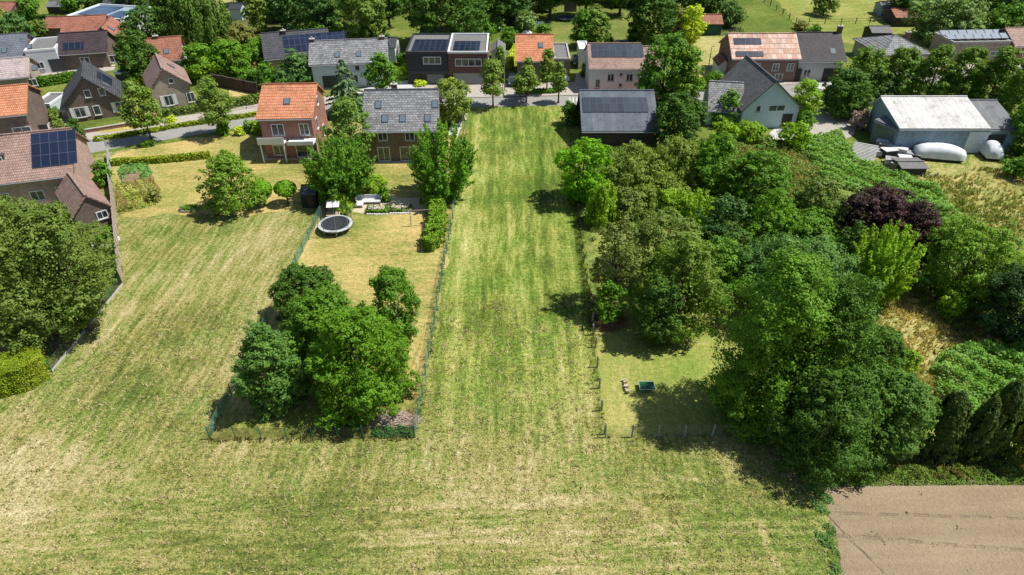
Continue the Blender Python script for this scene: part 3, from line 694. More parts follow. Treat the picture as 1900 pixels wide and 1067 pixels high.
def soil_mat():
    m, nt, out = newmat('soil'); b = NB(nt); tc = b.n('ShaderNodeTexCoord').outputs['Object']
    n1 = b.noise(tc, .12, 4, .6); n2 = b.noise(tc, 2.6, 4, .7); n3 = b.noise(tc, 11, 2, .7)
    v = b.mapping(b.mapping(tc, rot=(0, 0, -.04)), scale=(.05, .9, 1)); n4 = b.noise(v, 1, 3)
    f = b.math('ADD', b.math('MULTIPLY', n1, .35), b.math('ADD', b.math('MULTIPLY', n2, .25), b.math('MULTIPLY', n4, .4)))
    c = b.ramp(f, [(.30, (.225, .168, .108)), (.5, (.305, .235, .155)), (.70, (.38, .30, .20))])
    c = b.mix(b.mapr(n3, .62, .72), c, (.15, .10, .062)); c = b.mix(b.math('MULTIPLY', b.mapr(b.noise(tc, 5, 3, .75), .52, .68), .5), c, (.19, .135, .085))
    c = b.mix(b.math('MULTIPLY', b.mapr(b.noise(tc, 13, 2, .8), .67, .74), .8), c, (.62, .55, .44))
    # tractor ruts
    def rut(P, Q, wd):
        d = (Q-P).normalized(); nv = Vector((-d.y, d.x, 0)); q = b.math('SUBTRACT', b.dot(tc, nv), P.dot(nv))
        q = b.math('ADD', q, b.math('MULTIPLY', b.math('SUBTRACT', b.noise(tc, .25, 2), .5), .35))
        return b.mapr(b.math('ABSOLUTE', q), wd, wd*.2)
    r = b.math('ADD', rut(G(1560, 952), G(1900, 962), .16), b.math('ADD', rut(G(1560, 993), G(1900, 1022), .18), rut(G(1575, 1000), G(1640, 1067), .2)), clamp=True)
    r = b.math('MULTIPLY', r, b.mapr(b.noise(tc, .8, 3, .7), .35, .6))
    c = b.mix(b.math('MULTIPLY', r, .25), c, (.19, .13, .085))
    prin(b, out, c, .95, .1, 0, b.math('ADD', b.math('MULTIPLY', n2, 1.0), b.math('SUBTRACT', n3, b.math('MULTIPLY', r, 1.5))), .8, .12); return m
SOIL = soil_mat()
def gravel_mat(name, c, var=.25, sc=2.5):
    return plain(name, c, .9, var, sc, .2)
ASPH = gravel_mat('asphalt', (.27, .265, .25), .08, .6); PAVE = gravel_mat('paving', (.38, .345, .30), .1, .9); GRAV = gravel_mat('gravel', (.36, .34, .30), .35, 3)
SAND = gravel_mat('sand_terrace', (.50, .42, .30), .15, 2); EARTH = gravel_mat('bare_earth', (.22, .16, .10), .35, 2); PATIO = gravel_mat('patio', (.46, .46, .45), .1, 1)
REDP = gravel_mat('red_paving', (.36, .19, .13), .15, 2)
base = link_mesh('ground', [(-900, -60, 0), (900, -60, 0), (900, 1500, 0), (-900, 1500, 0)], [(0,1,2,3)], FIELD); tag(base, None, None, None, 'structure')
Z1, Z2, Z3, Z4 = .004, .008, .012, .016
# everything from the street on
poly('village_ground', [(-900, 330), (140, 292), (500, 236), (880, 190), (1090, 186), (1090, 262), (1900, 262), (2900, 262), (2900, -260), (-900, -260)], LAWN_GREEN, Z1)
poly('thicket_ground', [(1072, 258), (1900, 258), (2600, 258), (2500, 880), (1520, 897), (1430, 812), (1450, 640), (1105, 640), (1085, 480), (1072, 380)], ROUGH, .006, jit=.25)
poly('garden_lawn', [(393, 812), (600, 384), (565, 345), (575, 300), (690, 290), (864, 238), (843, 380), (769, 810)], LAWN_MOW, Z1, jit=.12)
poly('terrace_lawn', [(503, 600), (605, 384), (600, 330), (690, 296), (862, 250), (843, 380), (806, 600)], LAWN_DRY, Z2+.001, jit=.5)
poly('orange_house_lawn', [(205, 296), (215, 283), (330, 262), (490, 236), (497, 296), (570, 296), (605, 384), (460, 400), (330, 396), (226, 404), (215, 370)], LAWN_DRY, Z1+.002, jit=.5)
poly('fenced_lawn', [(1105, 642), (1121, 806), (1425, 804), (1520, 640), (1400, 560), (1140, 600)], LAWN_RIGHT, Z2+.002, jit=.15)
poly('inner_lawn', [(1120, 600), (1110, 500), (1090, 380), (1300, 440), (1460, 560), (1400, 650)], LAWN_RIGHT, Z2+.003, jit=.4)
poly('ploughed_field', [(1527, 899), (1700, 895), (1900, 897), (2700, 905), (2700, 1500), (1750, 1500), (1560, 1090), (1545, 1000), (1530, 950)], SOIL, .010, jit=.4)
poly('left_yard', [(-700, 740), (0, 668), (98, 676), (212, 542), (228, 526), (214, 390), (160, 400), (-300, 400)], LAWN_GREEN, Z1+.001, jit=.2)
poly('bare_earth_under_tree', [(-200, 730), (0, 655), (90, 660), (190, 560), (150, 540), (0, 600), (-200, 600)], EARTH, .009, jit=.6)
poly('wild_meadow', [(1640, 318), (1900, 300), (2300, 300), (2400, 520), (1900, 500), (1760, 470), (1700, 380)], MEADR, .011, jit=.6)
poly('dry_clearing', [(1630, 560), (1700, 520), (1790, 560), (1830, 620), (1760, 760), (1690, 740), (1650, 650)], HAY, .0115, jit=.6)
poly('dry_patch', [(1350, 262), (1450, 262), (1520, 320), (1560, 390), (1500, 400), (1420, 340), (1350, 300)], HAY, .012, jit=.6)
# roads
def strip_px(pts, w0, w1=None):
    P = [G(*p) for p in pts]; L, R = [], []
    for i, p in enumerate(P):
        d = (P[min(i+1, len(P)-1)]-P[max(0, i-1)]).normalized(); s = Vector((-d.y, d.x, 0)); L.append(p+s*w0); R.append(p+s*(w0 if w1 is None else w1))
    return L, R
RD = [(-260, 345), (-60, 318), (110, 283), (200, 266), (300, 249), (400, 233), (490, 216), (600, 205), (720, 198), (850, 190), (960, 186.5), (1080, 185), (1250, 181), (1420, 172), (1560, 158), (1800, 140), (2200, 120)]
def ribbon(name, wa, wb, mat, z, kerb=0):
    A, _ = strip_px(RD, wa); B, _ = strip_px(RD, wb)
    V = [Vector((p.x, p.y, z)) for p in A+B]; n = len(A)
    o = link_mesh(name, V, [(i+n, i+n+1, i+1, i) for i in range(n-1)], mat)
    if o.data.polygons[0].normal.z < 0: o.data.flip_normals()
    return tag(o, kind='structure')
ribbon('road', -2.5, 2.5, ASPH, .014); ribbon('pavement', 2.72, 6.2, PAVE, .10)
kb = MB(); A, _ = strip_px(RD, 2.5); B, _ = strip_px(RD, 2.72)
for i in range(len(A)-1): kb.prism([A[i], A[i+1], B[i+1], B[i]], (0, 0, .12))
tag(kb.build('kerb', MC['concrete']), kind='structure')
poly('forecourt', [(740, 184), (760, 158), (1075, 152), (1085, 172), (1085, 176), (900, 180)], PAVE, .106)
poly('driveway_white', [(655, 168), (770, 146), (775, 158), (745, 178), (690, 186)], PATIO, .112)
poly('driveway', [(1062, 173), (1070, 135), (1092, 135), (1098, 173)], PAVE, .118)
poly('driveway_concrete', [(1492, 196), (1498, 150), (1560, 150), (1545, 168), (1540, 185)], PATIO, .020)
poly('gravel_yard', [(1500, 260), (1505, 205), (1580, 205), (1590, 245), (1560, 262)], GRAV, .022, jit=.4)
poly('gravel_path', [(1415, 262), (1440, 235), (1475, 235), (1470, 262)], PATIO, .024, jit=.2)
poly('gravel_drive_left', [(108, 245), (95, 200), (100, 180), (128, 172), (132, 200), (128, 235)], GRAV, .03, jit=.1)
poly('driveway_tarmac', [(60, 262), (70, 215), (100, 225), (108, 255)], PAVE, .034)
poly('side_garden_lawn', [(235, 225), (255, 165), (275, 155), (300, 200), (290, 232), (200, 246), (160, 243)], LAWN_DRY, .112)
poly('side_street', [(-60, 150), (120, 112), (215, 120), (212, 130), (130, 140), (0, 168)], PAVE, .02)
poly('neighbour_lawn', [(425, 202), (425, 158), (490, 172), (490, 190)], LAWN_DRY, .02)
poly('path_to_house', [(286, 226), (283, 210), (296, 208), (300, 222)], REDP, .116)
poly('terrace', [(640, 375), (655, 350), (700, 350), (745, 368), (790, 366), (800, 390), (745, 397), (690, 398), (650, 392)], SAND, .018, jit=.05)
poly('back_patio', [(678, 302), (678, 286), (800, 288), (830, 296), (770, 303)], PATIO, .02)
poly('patio_orange_house', [(492, 297), (490, 287), (575, 288), (578, 297)], SAND, .02)
poly('side_path', [(832, 250), (838, 225), (858, 222), (856, 238), (848, 252)], PATIO, .02)
poly('vegetable_bed', [(222, 330), (222, 312), (275, 305), (285, 330), (240, 345)], EARTH, .017, jit=.2)
poly('brick_patio', [(-200, 398), (-60, 370), (95, 372), (100, 390)], PATIO, .02)
poly('red_brick_yard', [(1228, 186), (1093, 184), (1090, 168), (1228, 168)], REDP, .12)
# far side
poly('long_lawn', [(690, 105), (708, 50), (720, 30), (820, 28), (850, 80), (800, 110)], LAWN_GREEN, .02, jit=.5)
poly('far_lawn', [(1010, 105), (1020, 40), (1040, 8), (1180, 8), (1200, 50), (1190, 120)], LAWN_FAR, .022, jit=.5)
poly('green_paddock', [(1340, 72), (1372, 35), (1400, 2), (1440, 0), (1500, 72)], LAWN_GREEN, .024, jit=.4)
poly('hay_meadow', [(1285, 145), (1275, 70), (1345, 66), (1355, 90), (1340, 140)], HAY, .026, jit=.4)
poly('big_meadow', [(1440, -2), (1500, 75), (1700, 90), (1800, 66), (1790, 20), (1660, -30), (1400, -30)], MEADOW, .028, jit=.5)
poly('far_garden', [(0, 50), (0, -10), (160, -40), (240, -10), (150, 50)], LAWN_GREEN, .02, jit=.4)
poly('far_dry_field', [(370, 25), (400, -20), (500, -20), (470, 22)], HAY, .03, jit=.4)
poly('woodland_floor', [(200, 60), (470, 50), (560, 75), (700, 68), (735, 14), (1030, 12), (1180, 8), (1400, -12), (1400, -130), (200, -130)], WOODF, .012, jit=1)
poly('wood_floor_right', [(1690, 15), (1790, 62), (2100, 70), (2100, -100), (1640, -100)], WOODF, .032, jit=1)
M_PAINT = plain('road_paint', (.72, .72, .70), .7, .1, 3)
for x in (1057, 1063, 1070):
    o = poly('road_marking', [(x, 189.5), (x+1.6, 189.5), (x+1.0, 181), (x-.4, 181)], M_PAINT, .020)
# ---------------------------------------------------------------- houses
def H(name, label, xl, yl, xr, yr, D, ey, ry, wall, roof, axis='x', eh=None, rh=None, **k):
    L, R = base_line(xl, yl, xr, yr); Y = (L.y+R.y)/2
    eave = eh if eh else zat(ey, Y)
    ridge = rh if rh else (zat(ry, Y+D*.5) if axis != 'y' else zat(ry, Y))
    return house(name, label, L, R, D, eave, max(ridge, eave+.6) if axis != 'flat' else eave, wall, roof, axis, **k)
# 1 bottom-left brick house
r1, s1 = H('brick_house', 'pinkish brick house at the left edge with one big dark solar panel on its roof', -70, 402, 152, 374, 10, 0, 0, M_BRICKP, M_PINK, eh=3.9, rh=7.6,
   wins=[('f', 3.5, .2, 2.4, 2.2), ('f', 8.0, .9, 1.6, 1.3), ('f', 11.0, .2, 2.6, 2.2), ('f', .8, .9, 1.4, 1.3)], chim=[(-4, 5, .5)], solar=[('f', 9.6, 14.6, 1.6, 6.4)])
d_ = MB().prism([(-3.2, 2.2, 5.2), (-.4, 2.2, 5.2), (-.4, 2.2, 6.3), (-3.2, 2.2, 6.3)], (0, 2.4, 0)).build('dormer', M_SLATE, r1)
window(d_, Matrix(((1,0,0,-3.0),(0,0,-1,2.2),(0,1,0,5.25),(0,0,0,1))), 2.4, .9, M_WHITE, glass_mat())
H('brick_outbuilding', 'low pinkish tiled outbuilding beside the wooden garden fence at the left', 150, 432, 214, 412, 7.5, 0, 0, M_BRICKB, M_PINKY, 'y', eh=2.3, rh=4.2, cat='outbuilding', over=.25, wins=[('f', 2.2, .9, 1.2, 1.0)])
# 2 orange roof left
H('orange_roof_house', 'dark brick house with orange roof and white dormer at the left edge', -55, 275, 68, 262, 9, 0, 0, M_BRICKB, M_ORANGE, eh=4.4, rh=6.9,
   wins=[('f', 2, .9, 2.0, 1.4), ('f', 6.2, .9, 2.4, 1.5), ('f', 9.6, .2, 1.2, 2.2, 'door')], chim=[])
shed('white_annex', 'low white flat annex joined to the orange roofed house', 68, 100, 214, 196, 5, M_LBLUE, M_FELT, 'annex', 'flat', rise=.0)
# 3 dark slate house
r3, s3 = H('slate_gable_house', 'brown brick house with dark slate roof and wide gable beside the gravel drive', 132, 229, 232, 214, 8, 0, 0, M_BRICKB, M_SLATEY, 'y', eh=3.0, rh=6.7, over=.5,
   wins=[('f', 1.0, .7, 1.5, 1.6, 'shut'), ('f', 3.6, .7, 1.0, 1.5), ('f', 6.8, .7, 1.5, 1.6, 'shut'), ('f', 3.2, 3.6, .9, 1.2), ('f', 5.2, 3.6, .9, 1.2)], sky_=[('r', 2, 2)], solar=[('r', 3.8, 7.0, 1.6, 3.9)])
shed('glass_veranda', 'low dark glazed veranda behind the slate roofed gable house', 222, 245, 165, 138, 4, MC['anthracite'], M_SKYGLASS, 'veranda', 'flat', rise=0)
# 4 pink brick house
H('pink_brick_house', 'narrow brick house with pink brown tiled roof between two street trees', 291, 208, 362, 196, 8, 0, 0, M_BRICKT, M_PINKY, 'y', eh=3.8, rh=6.6, over=.4, roff=.45,
   wins=[('f', 1.6, .7, 1.3, 1.7, 'shut'), ('f', 3.0, 4.2, .8, .8), ('f', 5.0, .7, 1.2, 1.6)], chim=[], sky_=[('r', 4.5, 2.2)])
shed('zinc_annex', 'small blue grey flat annex between the red and pink roofs', 286, 322, 140, 124, 4, M_WHITE, M_METALG, 'annex', 'flat', rise=0)
H('red_roof_house', 'white walled house with brick red roof behind the dark round tree', 284, 145, 345, 139, 8, 118, 79, M_LBLUE, M_RED, eh=3.0, rh=5.7, wins=[('f', 1.5, .9, 1.4, 1.2), ('f', 5, .9, 1.4, 1.2)], chim=[(-1, 4, .5)], sky_=[('f', 3.2, 1.5)])
# 5 orange house by garden
r5, s5 = H('orange_brick_house', 'red brick house with bright orange roof and white balcony beside the long hedge', 497, 294, 590, 292, 9.5, 0, 0, M_BRICKR, M_ORANGE, eh=6.0, rh=8.5, roff=.6, over=.35,
   wins=[('f', 1.4, 3.4, 1.7, 1.7), ('f', 5.2, 3.4, 1.3, 1.7), ('f', 4.2, .1, 3.0, 2.2), ('f', 1.0, .5, 1.8, 1.5), ('r', 2.2, 3.2, 1.0, 1.6), ('r', 5.6, .8, 1.0, 1.6), ('r', 4.6, 5.8, .9, 1.2)], sky_=[('f', 3.4, 2.6)])
k_ = MB().box(-3.9, -1.6, 2.75, -.3, 0, 2.95).box(.1, -1.9, 2.7, 3.7, 0, 2.92).build('balcony', M_WHITE, r5)
MB().box(-3.9, -1.62, 2.95, -.3, -1.55, 3.75).box(.1, -1.95, 2.9, 3.7, -1.85, 3.3).build('railing', M_WHITE, k_)
for x_, y_ in ((-3.7, -1.5), (-.6, -1.5), (3.3, -1.7)): MB().box(x_, y_, 0, x_+.15, y_+.15, 2.7).build('column', M_WHITE, r5)
# 6 grey roofed house
r6, s6 = H('grey_roof_house', 'large dark brick house under a steep grey tiled roof beside the mown strip', 687, 300, 812, 298, 10, 0, 0, M_BRICKB, M_GREYT, eh=4.8, rh=8.3, over=.5,
   wins=[('f', 1.5, 3.1, 1.3, 1.2), ('f', 5.2, 3.1, 1.3, 1.2), ('f', 8.6, 3.1, 1.3, 1.2), ('f', 1.2, .1, 1.7, 2.1), ('f', 4.3, .1, 2.6, 2.1), ('f', 8.2, .8, 1.6, 1.4), ('r', 2.5, .8, 1.2, 1.4), ('r', 4.2, 4.6, 1.1, 1.4), ('r', 6.4, .8, 1.2, 1.4)], chim=[(-1.2, 6.5, .4)], sky_=[('f', 2.6, 1.4), ('f', 5.0, 1.4), ('f', 8.4, 1.4), ('f', 9.4, 3.6), ('f', 1.6, 3.6)])
# 7 white house with grey roof + solar house behind
H('white_gable_house', 'long white house with mottled grey roof facing the blue spruce', 585, 166, 722, 160, 9, 0, 0, M_LBLUE, M_GREYT, eh=4.4, rh=6.8, wins=[('f', 1.5, .2, 2.6, 2.1, 'garage'), ('f', 6, .9, 1.6, 1.4), ('f', 9, .9, 1.6, 1.4), ('f', 12, .2, 1.1, 2.1, 'door'), ('f', 7.2, 3.0, .9, .9), ('f', 10.5, 3.0, .9, .9)], sky_=[('f', 4.4, 1.5), ('f', 8, 1.5)], chim=[(-6.2, 4.5, .5), (5.8, 4.5, .5)])
H('solar_roof_house', 'dark roofed house covered in solar panels behind the bright hedge trees', 500, 137, 618, 126, 11, 0, 0, M_BRICKP, M_SLATE, eh=2.8, rh=5.6, wins=[('f', 8, .9, 1.4, 1.3)], solar=[('f', 3.8, 15.2, 1.2, 5.4)], chim=[(-2, 5, .5)])
shed('flat_roof_shed', 'low shed with flat grey roof beside the wooden play tower', 598, 636, 86, 72, 6, M_BRICKB, M_CORR, rise=.4)
# 8-9 modern semis
H('black_modern_house', 'black flat roofed modern house, left half of the pair with solar roof', 758, 157, 833, 157, 11, 99, 0, plain('black_cladding', (.028, .03, .038), .6, .15, 2), M_FELT, 'flat', wins=[('f', 2.9, 3.6, 3.1, 1.3, 'band'), ('f', .6, 1.9, 6.9, .5, 'panel', MC['anthracite']), ('f', 3.4, .1, 3.0, 1.75, 'garage', plain('grey_garage', (.16, .17, .18), .5, .1, 2)), ('f', 1.2, .1, 1.1, 1.75, 'door')], solar=[('f', .8, 6.9, 1.2, 7.5, solar_mat())], parapet=MC['anthracite'])
H('brown_modern_house', 'brown flat roofed modern house, right half of the pair with pale parapet', 834, 157.5, 905, 157.5, 11, 99, 0, plain('brown_cladding', (.11, .055, .05), .7, .2, 2), M_FELT, 'flat', wins=[('f', 1.2, 3.3, 4.6, 1.3, 'band'), ('f', .8, .1, 5.4, 2.0, 'panel', plain('grey_cladding', (.24, .25, .26), .7, .1, 2)), ('r', 3.5, 3.2, 1.2, 1.4)], solar=[('f', .8, 5.4, 1.0, 6.5, solar_mat())], parapet=M_WHITE)
shed('garden_pavilion', 'dark open garden pavilion with white gable behind the brown modern house', 912, 936, 118, 76, 5, M_WHITE, M_FELT, axis='y', rise=.8, z1=3.0)
# 10 orange house + flat garage
H('small_orange_house', 'small house with vivid orange roof behind the street trees', 960, 154, 1022, 154, 9, 112, 67, M_BRICKB, M_ORANGEB, eh=4.1, rh=7.0, wins=[('f', 1, 2.8, 1.4, 1.3), ('f', 4, 2.8, 1.4, 1.3), ('f', 1, .5, 1.6, 1.4), ('f', 4.2, .1, 1, 2.1, 'door')], sky_=[('f', 4.0, 2.8)])
shed('flat_garage', 'brick garage with flat felt roof right of the vivid orange roof', 1027, 1056, 152, 100, 9, M_BRICKB, M_FELT, 'garage', 'flat', rise=0, z1=3.9, parapet=MC['concrete'])
# 11 white house with solar + brown neighbour
H('white_house', 'white house with pink tiled roof and full width solar panels opposite the barn', 1092, 172, 1186, 172, 10, 126, 86, plain('render_white', (.62, .65, .68), .8, .06, 1), M_PINK, eh=4.2, rh=6.7, over=.25, wins=[('f', 1.0, .9, .9, 1.5), ('f', 3.0, 2.0, 1.2, 1.3), ('f', 5.0, 2.9, .6, .6), ('f', 6.2, 2.0, 1.2, 1.3), ('f', 5.0, .9, .7, .8), ('f', 8.4, 1.2, .9, 1.6), ('f', .9, .1, .9, .7, 'panel', plain('red_paint', (.5, .06, .06), .6, .1, 2))], solar=[('f', .7, 9.5, 2.6, 5.6, solar_mat('solar_grey', (.035, .045, .06)))])
H('brown_roof_house', 'brown tiled house joined to the right of the white house', 1189, 170, 1225, 170, 9, 126, 94, M_BRICKB, M_PINK, eh=3.8, rh=6.2, oy=.02, wins=[('f', 1, .8, 1.2, 1.4)])
shed('white_box_shed', 'white box shaped garden building left of the white house', 1073, 1090, 128, 86, 5, M_WHITE, M_WHITE, axis='flat', rise=0, z1=3.4)
# 12 barn
r12, s12 = H('grey_barn', 'long barn with blue grey metal roof at the top end of the mown strip', 1083, 272, 1212, 272, 9, 0, 0, plain('barn_boards', (.09, .06, .05), .85, .25, 3), tiles('barn_sheet', (.095, .115, .145), (.125, .15, .18), (.06, .075, .09), 'x', .9, 30, msize=.02), eh=2.7, rh=5.9, cat='barn', roff=.72, over=.5,
   wins=[('f', .8, .1, 2.0, 2.1, 'garage'), ('f', 6.4, .05, 2.2, 2.4, 'panel', MC['anthracite'])], solar=[('f', .4, 9.9, 3.5, 6.3, solar_mat('solar_grey', (.035, .045, .06)))])
# 13 long brick house + dark roof
H('long_brick_house', 'long brick house with mixed orange and pale tiled roof near the hay meadow', 1352, 152, 1472, 152, 9, 115, 72, plain('brick_mauve', (.22, .14, .12), .9, .2, 3), tiles('roof_mixed', (.50, .30, .22), (.66, .50, .42), (.25, .15, .11), bw=.9, bh=.6, patch=(.55, .22, .11)), eh=4.3, rh=7.0, oy=.3, wins=[('f', .8, 2.0, 1.4, 1.4), ('f', 3.4, 2.0, 1.6, 1.4), ('f', 7.2, 2.0, 1.2, 1.3), ('f', 9.8, 2.0, 1.2, 1.3), ('f', 11.6, .2, 1.0, 2.1, 'door'), ('f', 2, .2, 1.4, 1.2), ('f', 8, .3, 1.4, 1.2)], solar=[('f', .8, 5.6, 3.2, 4.6), ('f', .8, 5.6, .5, 1.6)])
H('charcoal_roof_house', 'house with big charcoal roof and pale garage right of the long brick house', 1474, 151, 1555, 151, 10, 118, 72, plain('stucco_pale', (.50, .50, .49), .8, .08, 1), tiles('roof_charcoal', (.055, .052, .058), (.085, .08, .088), (.03, .03, .03)), 'x', eh=3.8, rh=7.0, wins=[('f', 4.7, .05, 3.0, 2.3, 'garage', M_DARKWOOD), ('f', 1.2, .8, 1.3, 1.4)], chim=[(4.0, 5, 1.2)], sky_=[('f', 6, 1.6)])
shed('porch_shed', 'small white lean-to with dark red roof at the gable of the long brick house', 1330, 1350, 142, 110, 4, M_WHITE, M_RED, 'lean-to', axis='y', rise=1.0, z1=3.0)
# 14 pale blue gable house
r14, s14 = H('pale_blue_house', 'pale blue rendered house with broad gable and dark window among yellow green shrubs', 1372, 240, 1474, 236, 11, 0, 0, M_LBLUE, M_GREYY, 'y', eh=3.3, rh=7.4, over=.5, roff=.45,
   wins=[('f', 3.9, 2.7, 2.6, 1.0, 'band'), ('f', 1.9, 2.7, .8, 1.0), ('f', 6.4, .1, 1.6, 2.1, 'door')])
H('grey_side_wing', 'low wing with sloping grey roof left of the pale blue gable', 1308, 232, 1372, 236, 8, 0, 0, M_LBLUE, M_GREYT, 'x', eh=2.6, rh=5.4, over=.4, cat='house wing', oy=.02, wins=[('f', 1.5, .8, 1.4, 1.2)])
# 15 warehouse
r15, s15 = H('warehouse', 'big warehouse with white sheet roof and grey metal wall behind the junk yard', 1655, 284, 1812, 284, 9, 0, 0, M_METALG, M_METALW, 'x', eh=3.8, rh=5.5, cat='warehouse', over=.3, roff=.8, wins=[('f', 10.0, .05, 3.0, 3.2, 'garage', plain('white_door', (.66, .70, .74), .5, .05, 2))])
H('grey_warehouse_bay', 'grey roofed bay joined to the right end of the warehouse', 1814, 284, 1872, 284, 8.5, 0, 0, M_METALG, M_CORR, 'x', eh=3.6, rh=5.1, cat='warehouse', over=.2, roff=.8, oy=.02, wins=[('f', .5, .05, 2.5, 2.8, 'garage')])
H('green_grey_lean_to', 'dull green lean-to at the left end of the warehouse', 1612, 262, 1652, 280, 8, 0, 0, plain('boards_green_grey', (.17, .19, .16), .8, .2, 1), M_CORR, 'x', eh=3.3, rh=4.6, cat='lean-to', over=.2, oy=.02, roff=.9)
# 16-18
H('hip_roof_bungalow', 'bungalow with grey hipped roof behind the hornbeam row', 1630, 129, 1715, 126, 10, 0, 0, M_BRICKT, M_GREYT, 'hip', eh=2.8, rh=4.8, wins=[('f', 2, .9, 1.4, 1.2), ('f', 7, .9, 1.4, 1.2)], chim=[(4.0, 7, -.2)])
r17, s17 = H('flat_solar_building', 'long low building with rows of tilted solar panels on its flat roof', 1757, 113, 1862, 111, 6.5, 0, 0, M_BRICKT, M_FELT, 'flat', eh=3.3, cat='building', parapet=MC['concrete'], wins=[('f', 8, .9, 2.2, .8, 'band')])
for j in range(2):
    for i in range(7):
        x0 = -6.2+i*1.78+j*.25; y0 = 1.2+j*2.4
        MB().prism([(x0, y0, 3.75), (x0+1.6, y0, 3.75), (x0+1.6, y0+1.3, 4.35), (x0, y0+1.3, 4.35)], (0, -.03, .05)).build('solar_panel', plain('panel_pale', (.16, .20, .26), .25, .1, 1, .8), r17)
H('red_brown_roof_house', 'house corner with red brown tiled roof at the right edge', 1873, 113, 1960, 111, 8, 0, 0, M_BRICKR, M_PINK, eh=2.9, rh=4.9, wins=[('f', 2, .9, 1.4, 1.2)])
# sheds on the far side
shed('red_roof_shed', 'green walled shed with red tiled roof beside the hay meadow', 1303, 1337, 66, 36, 5, M_GREENP, M_RED, z1=3.6, rise=1.2)
shed('dark_wood_shed', 'dark wooden shed beside the grey hipped roof bungalow', 1613, 1648, 82, 62, 4, M_DARKWOOD, M_FELT, z1=3.0)
shed('long_red_shed', 'long low field shelter with red roof at the edge of the meadow', 1658, 1702, 50, 31, 6, M_DARKWOOD, M_RED, 'field shelter', z1=3.0, rise=1.0)
shed('blue_grey_shed', 'small blue grey sheet metal shed in the meadow corner', 1633, 1657, 31, 16, 4, M_METALG, M_CORR, z1=2.8)
shed('dark_field_shed', 'small dark wooden shelter on the grass at the top left', 93, 121, 31, 15, 4, M_DARKWOOD, M_CORR, 'shelter', z1=2.9)
shed('red_corner_shed', 'red tiled shed at the far left corner', -14, 27, 42, 17, 6, M_BRICKB, M_RED, z1=3.6, rise=1.2)
shed('grey_small_hut', 'small pale hut with dark roof beside the far dry field', 430, 450, 38, 18, 4, M_LBLUE, MC['anthracite'], 'hut', z1=3.2)
shed('dark_carport', 'dark flat carport behind the black modern house', 781, 822, 88, 68, 6, MC['anthracite'], M_CORR, 'carport', z1=2.8, rise=.3)
shed('trunk_side_shed', 'small pale shed beside the trunk of the big dark tree', 830, 852, 74, 61, 3, M_BRICKT, M_FELT, z1=2.6, rise=.2)
shed('slate_lean_to', 'small dark roofed annex at the white gable end', 723, 735, 116, 96, 6, M_WHITE, M_SLATE, 'annex', z1=3.8, rise=1.0)
# top-left cluster
H('white_modern_house', 'white modern house with angled walls and blue solar roof near the top left', 138, 70, 236, 77, 10, 0, 0, plain('render_white', (.62, .65, .68), .8, .06, 1), M_METALG, 'flat', eh=4.2, wins=[('f', 4.6, 2.6, 6.0, 1.0, 'band'), ('f', 3, .5, 3, 1.6, 'band')], solar=[('f', 1, 6.8, 2, 9, solar_mat('solar_blue', (.04, .07, .13))), ('f', 8.2, 13, 1.5, 6, solar_mat('solar_blue', (.04, .07, .13)))])
H('grey_ridge_house', 'house with large grey slate roof behind the white modern house', 196, 50, 275, 47, 12, 0, 0, M_BRICKT, M_SLATE, eh=2.6, rh=5.2)
H('red_tiled_house', 'house with weathered red roof in front of the white modern house', 126, 98, 200, 94, 9, 0, 0, M_BRICKB, M_RED, eh=3.0, rh=5.6, wins=[('f', 2, 2, 1.4, 1.3), ('f', 6, 2, 1.4, 1.3)], chim=[])
H('orange_red_gable_house', 'house with orange red roof and skylight beside the round dark tree', 172, 104, 232, 100, 7.5, 0, 0, M_BRICKB, M_REDY, 'y', eh=2.8, rh=5.2, roff=.55, wins=[('f', 2, 1, 1.4, 1.3), ('f', 4.5, 1, 1.4, 1.3)], sky_=[('r', 2, 2.0)])
shed('red_outbuilding', 'low red tiled outbuilding left of the weathered red roof', 86, 124, 72, 50, 6, M_BRICKB, M_RED, 'outbuilding', z1=3.6, rise=1.4)
H('blue_grey_roof_house', 'house with blue grey roof at the left edge above the pink roof', -60, 148, 58, 138, 10, 0, 0, M_BRICKB, tiles('roof_blue_grey', (.13, .15, .19), (.19, .21, .25), (.07, .08, .1)), eh=3.2, rh=5.9, wins=[('f', 6, .9, 1.5, 1.3), ('f', 10, .9, 1.5, 1.3)], sky_=[('f', 7, 1.5), ('f', 11, 2)])
H('white_garage_house', 'white flat building with open dark garage among the left rooftops', 62, 138, 118, 133, 8, 0, 0, plain('render_white', (.62, .65, .68), .8, .06, 1), M_FELT, 'flat', eh=4.0, wins=[('f', 3.2, .1, 2.6, 2.3, 'garage', MC['anthracite']), ('f', 1.0, .9, 1.3, 1.2)], cat='house')
H('dark_brown_roof_house', 'low house with dark brown roof below the two red roofs', 122, 130, 205, 124, 8, 0, 0, M_BRICKB, tiles('roof_dark_brown', (.05, .035, .045), (.08, .055, .065), (.03, .02, .02)), eh=3.0, rh=5.4, wins=[('f', 3, .8, 1.6, 1.3), ('f', 8, .8, 1.6, 1.3)], solar=[('f', 1, 4.5, 1.0, 2.6)])
H('pale_pink_roof_house', 'low house with pale pink roof and blue skylight at the left edge', -40, 178, 62, 168, 7, 0, 0, M_BRICKT, tiles('roof_pale_pink', (.46, .38, .37), (.56, .48, .46), (.28, .22, .22)), eh=2.6, rh=4.6, sky_=[('f', 9.5, 1.2)], wins=[('f', 8, .8, 1.4, 1.2)])
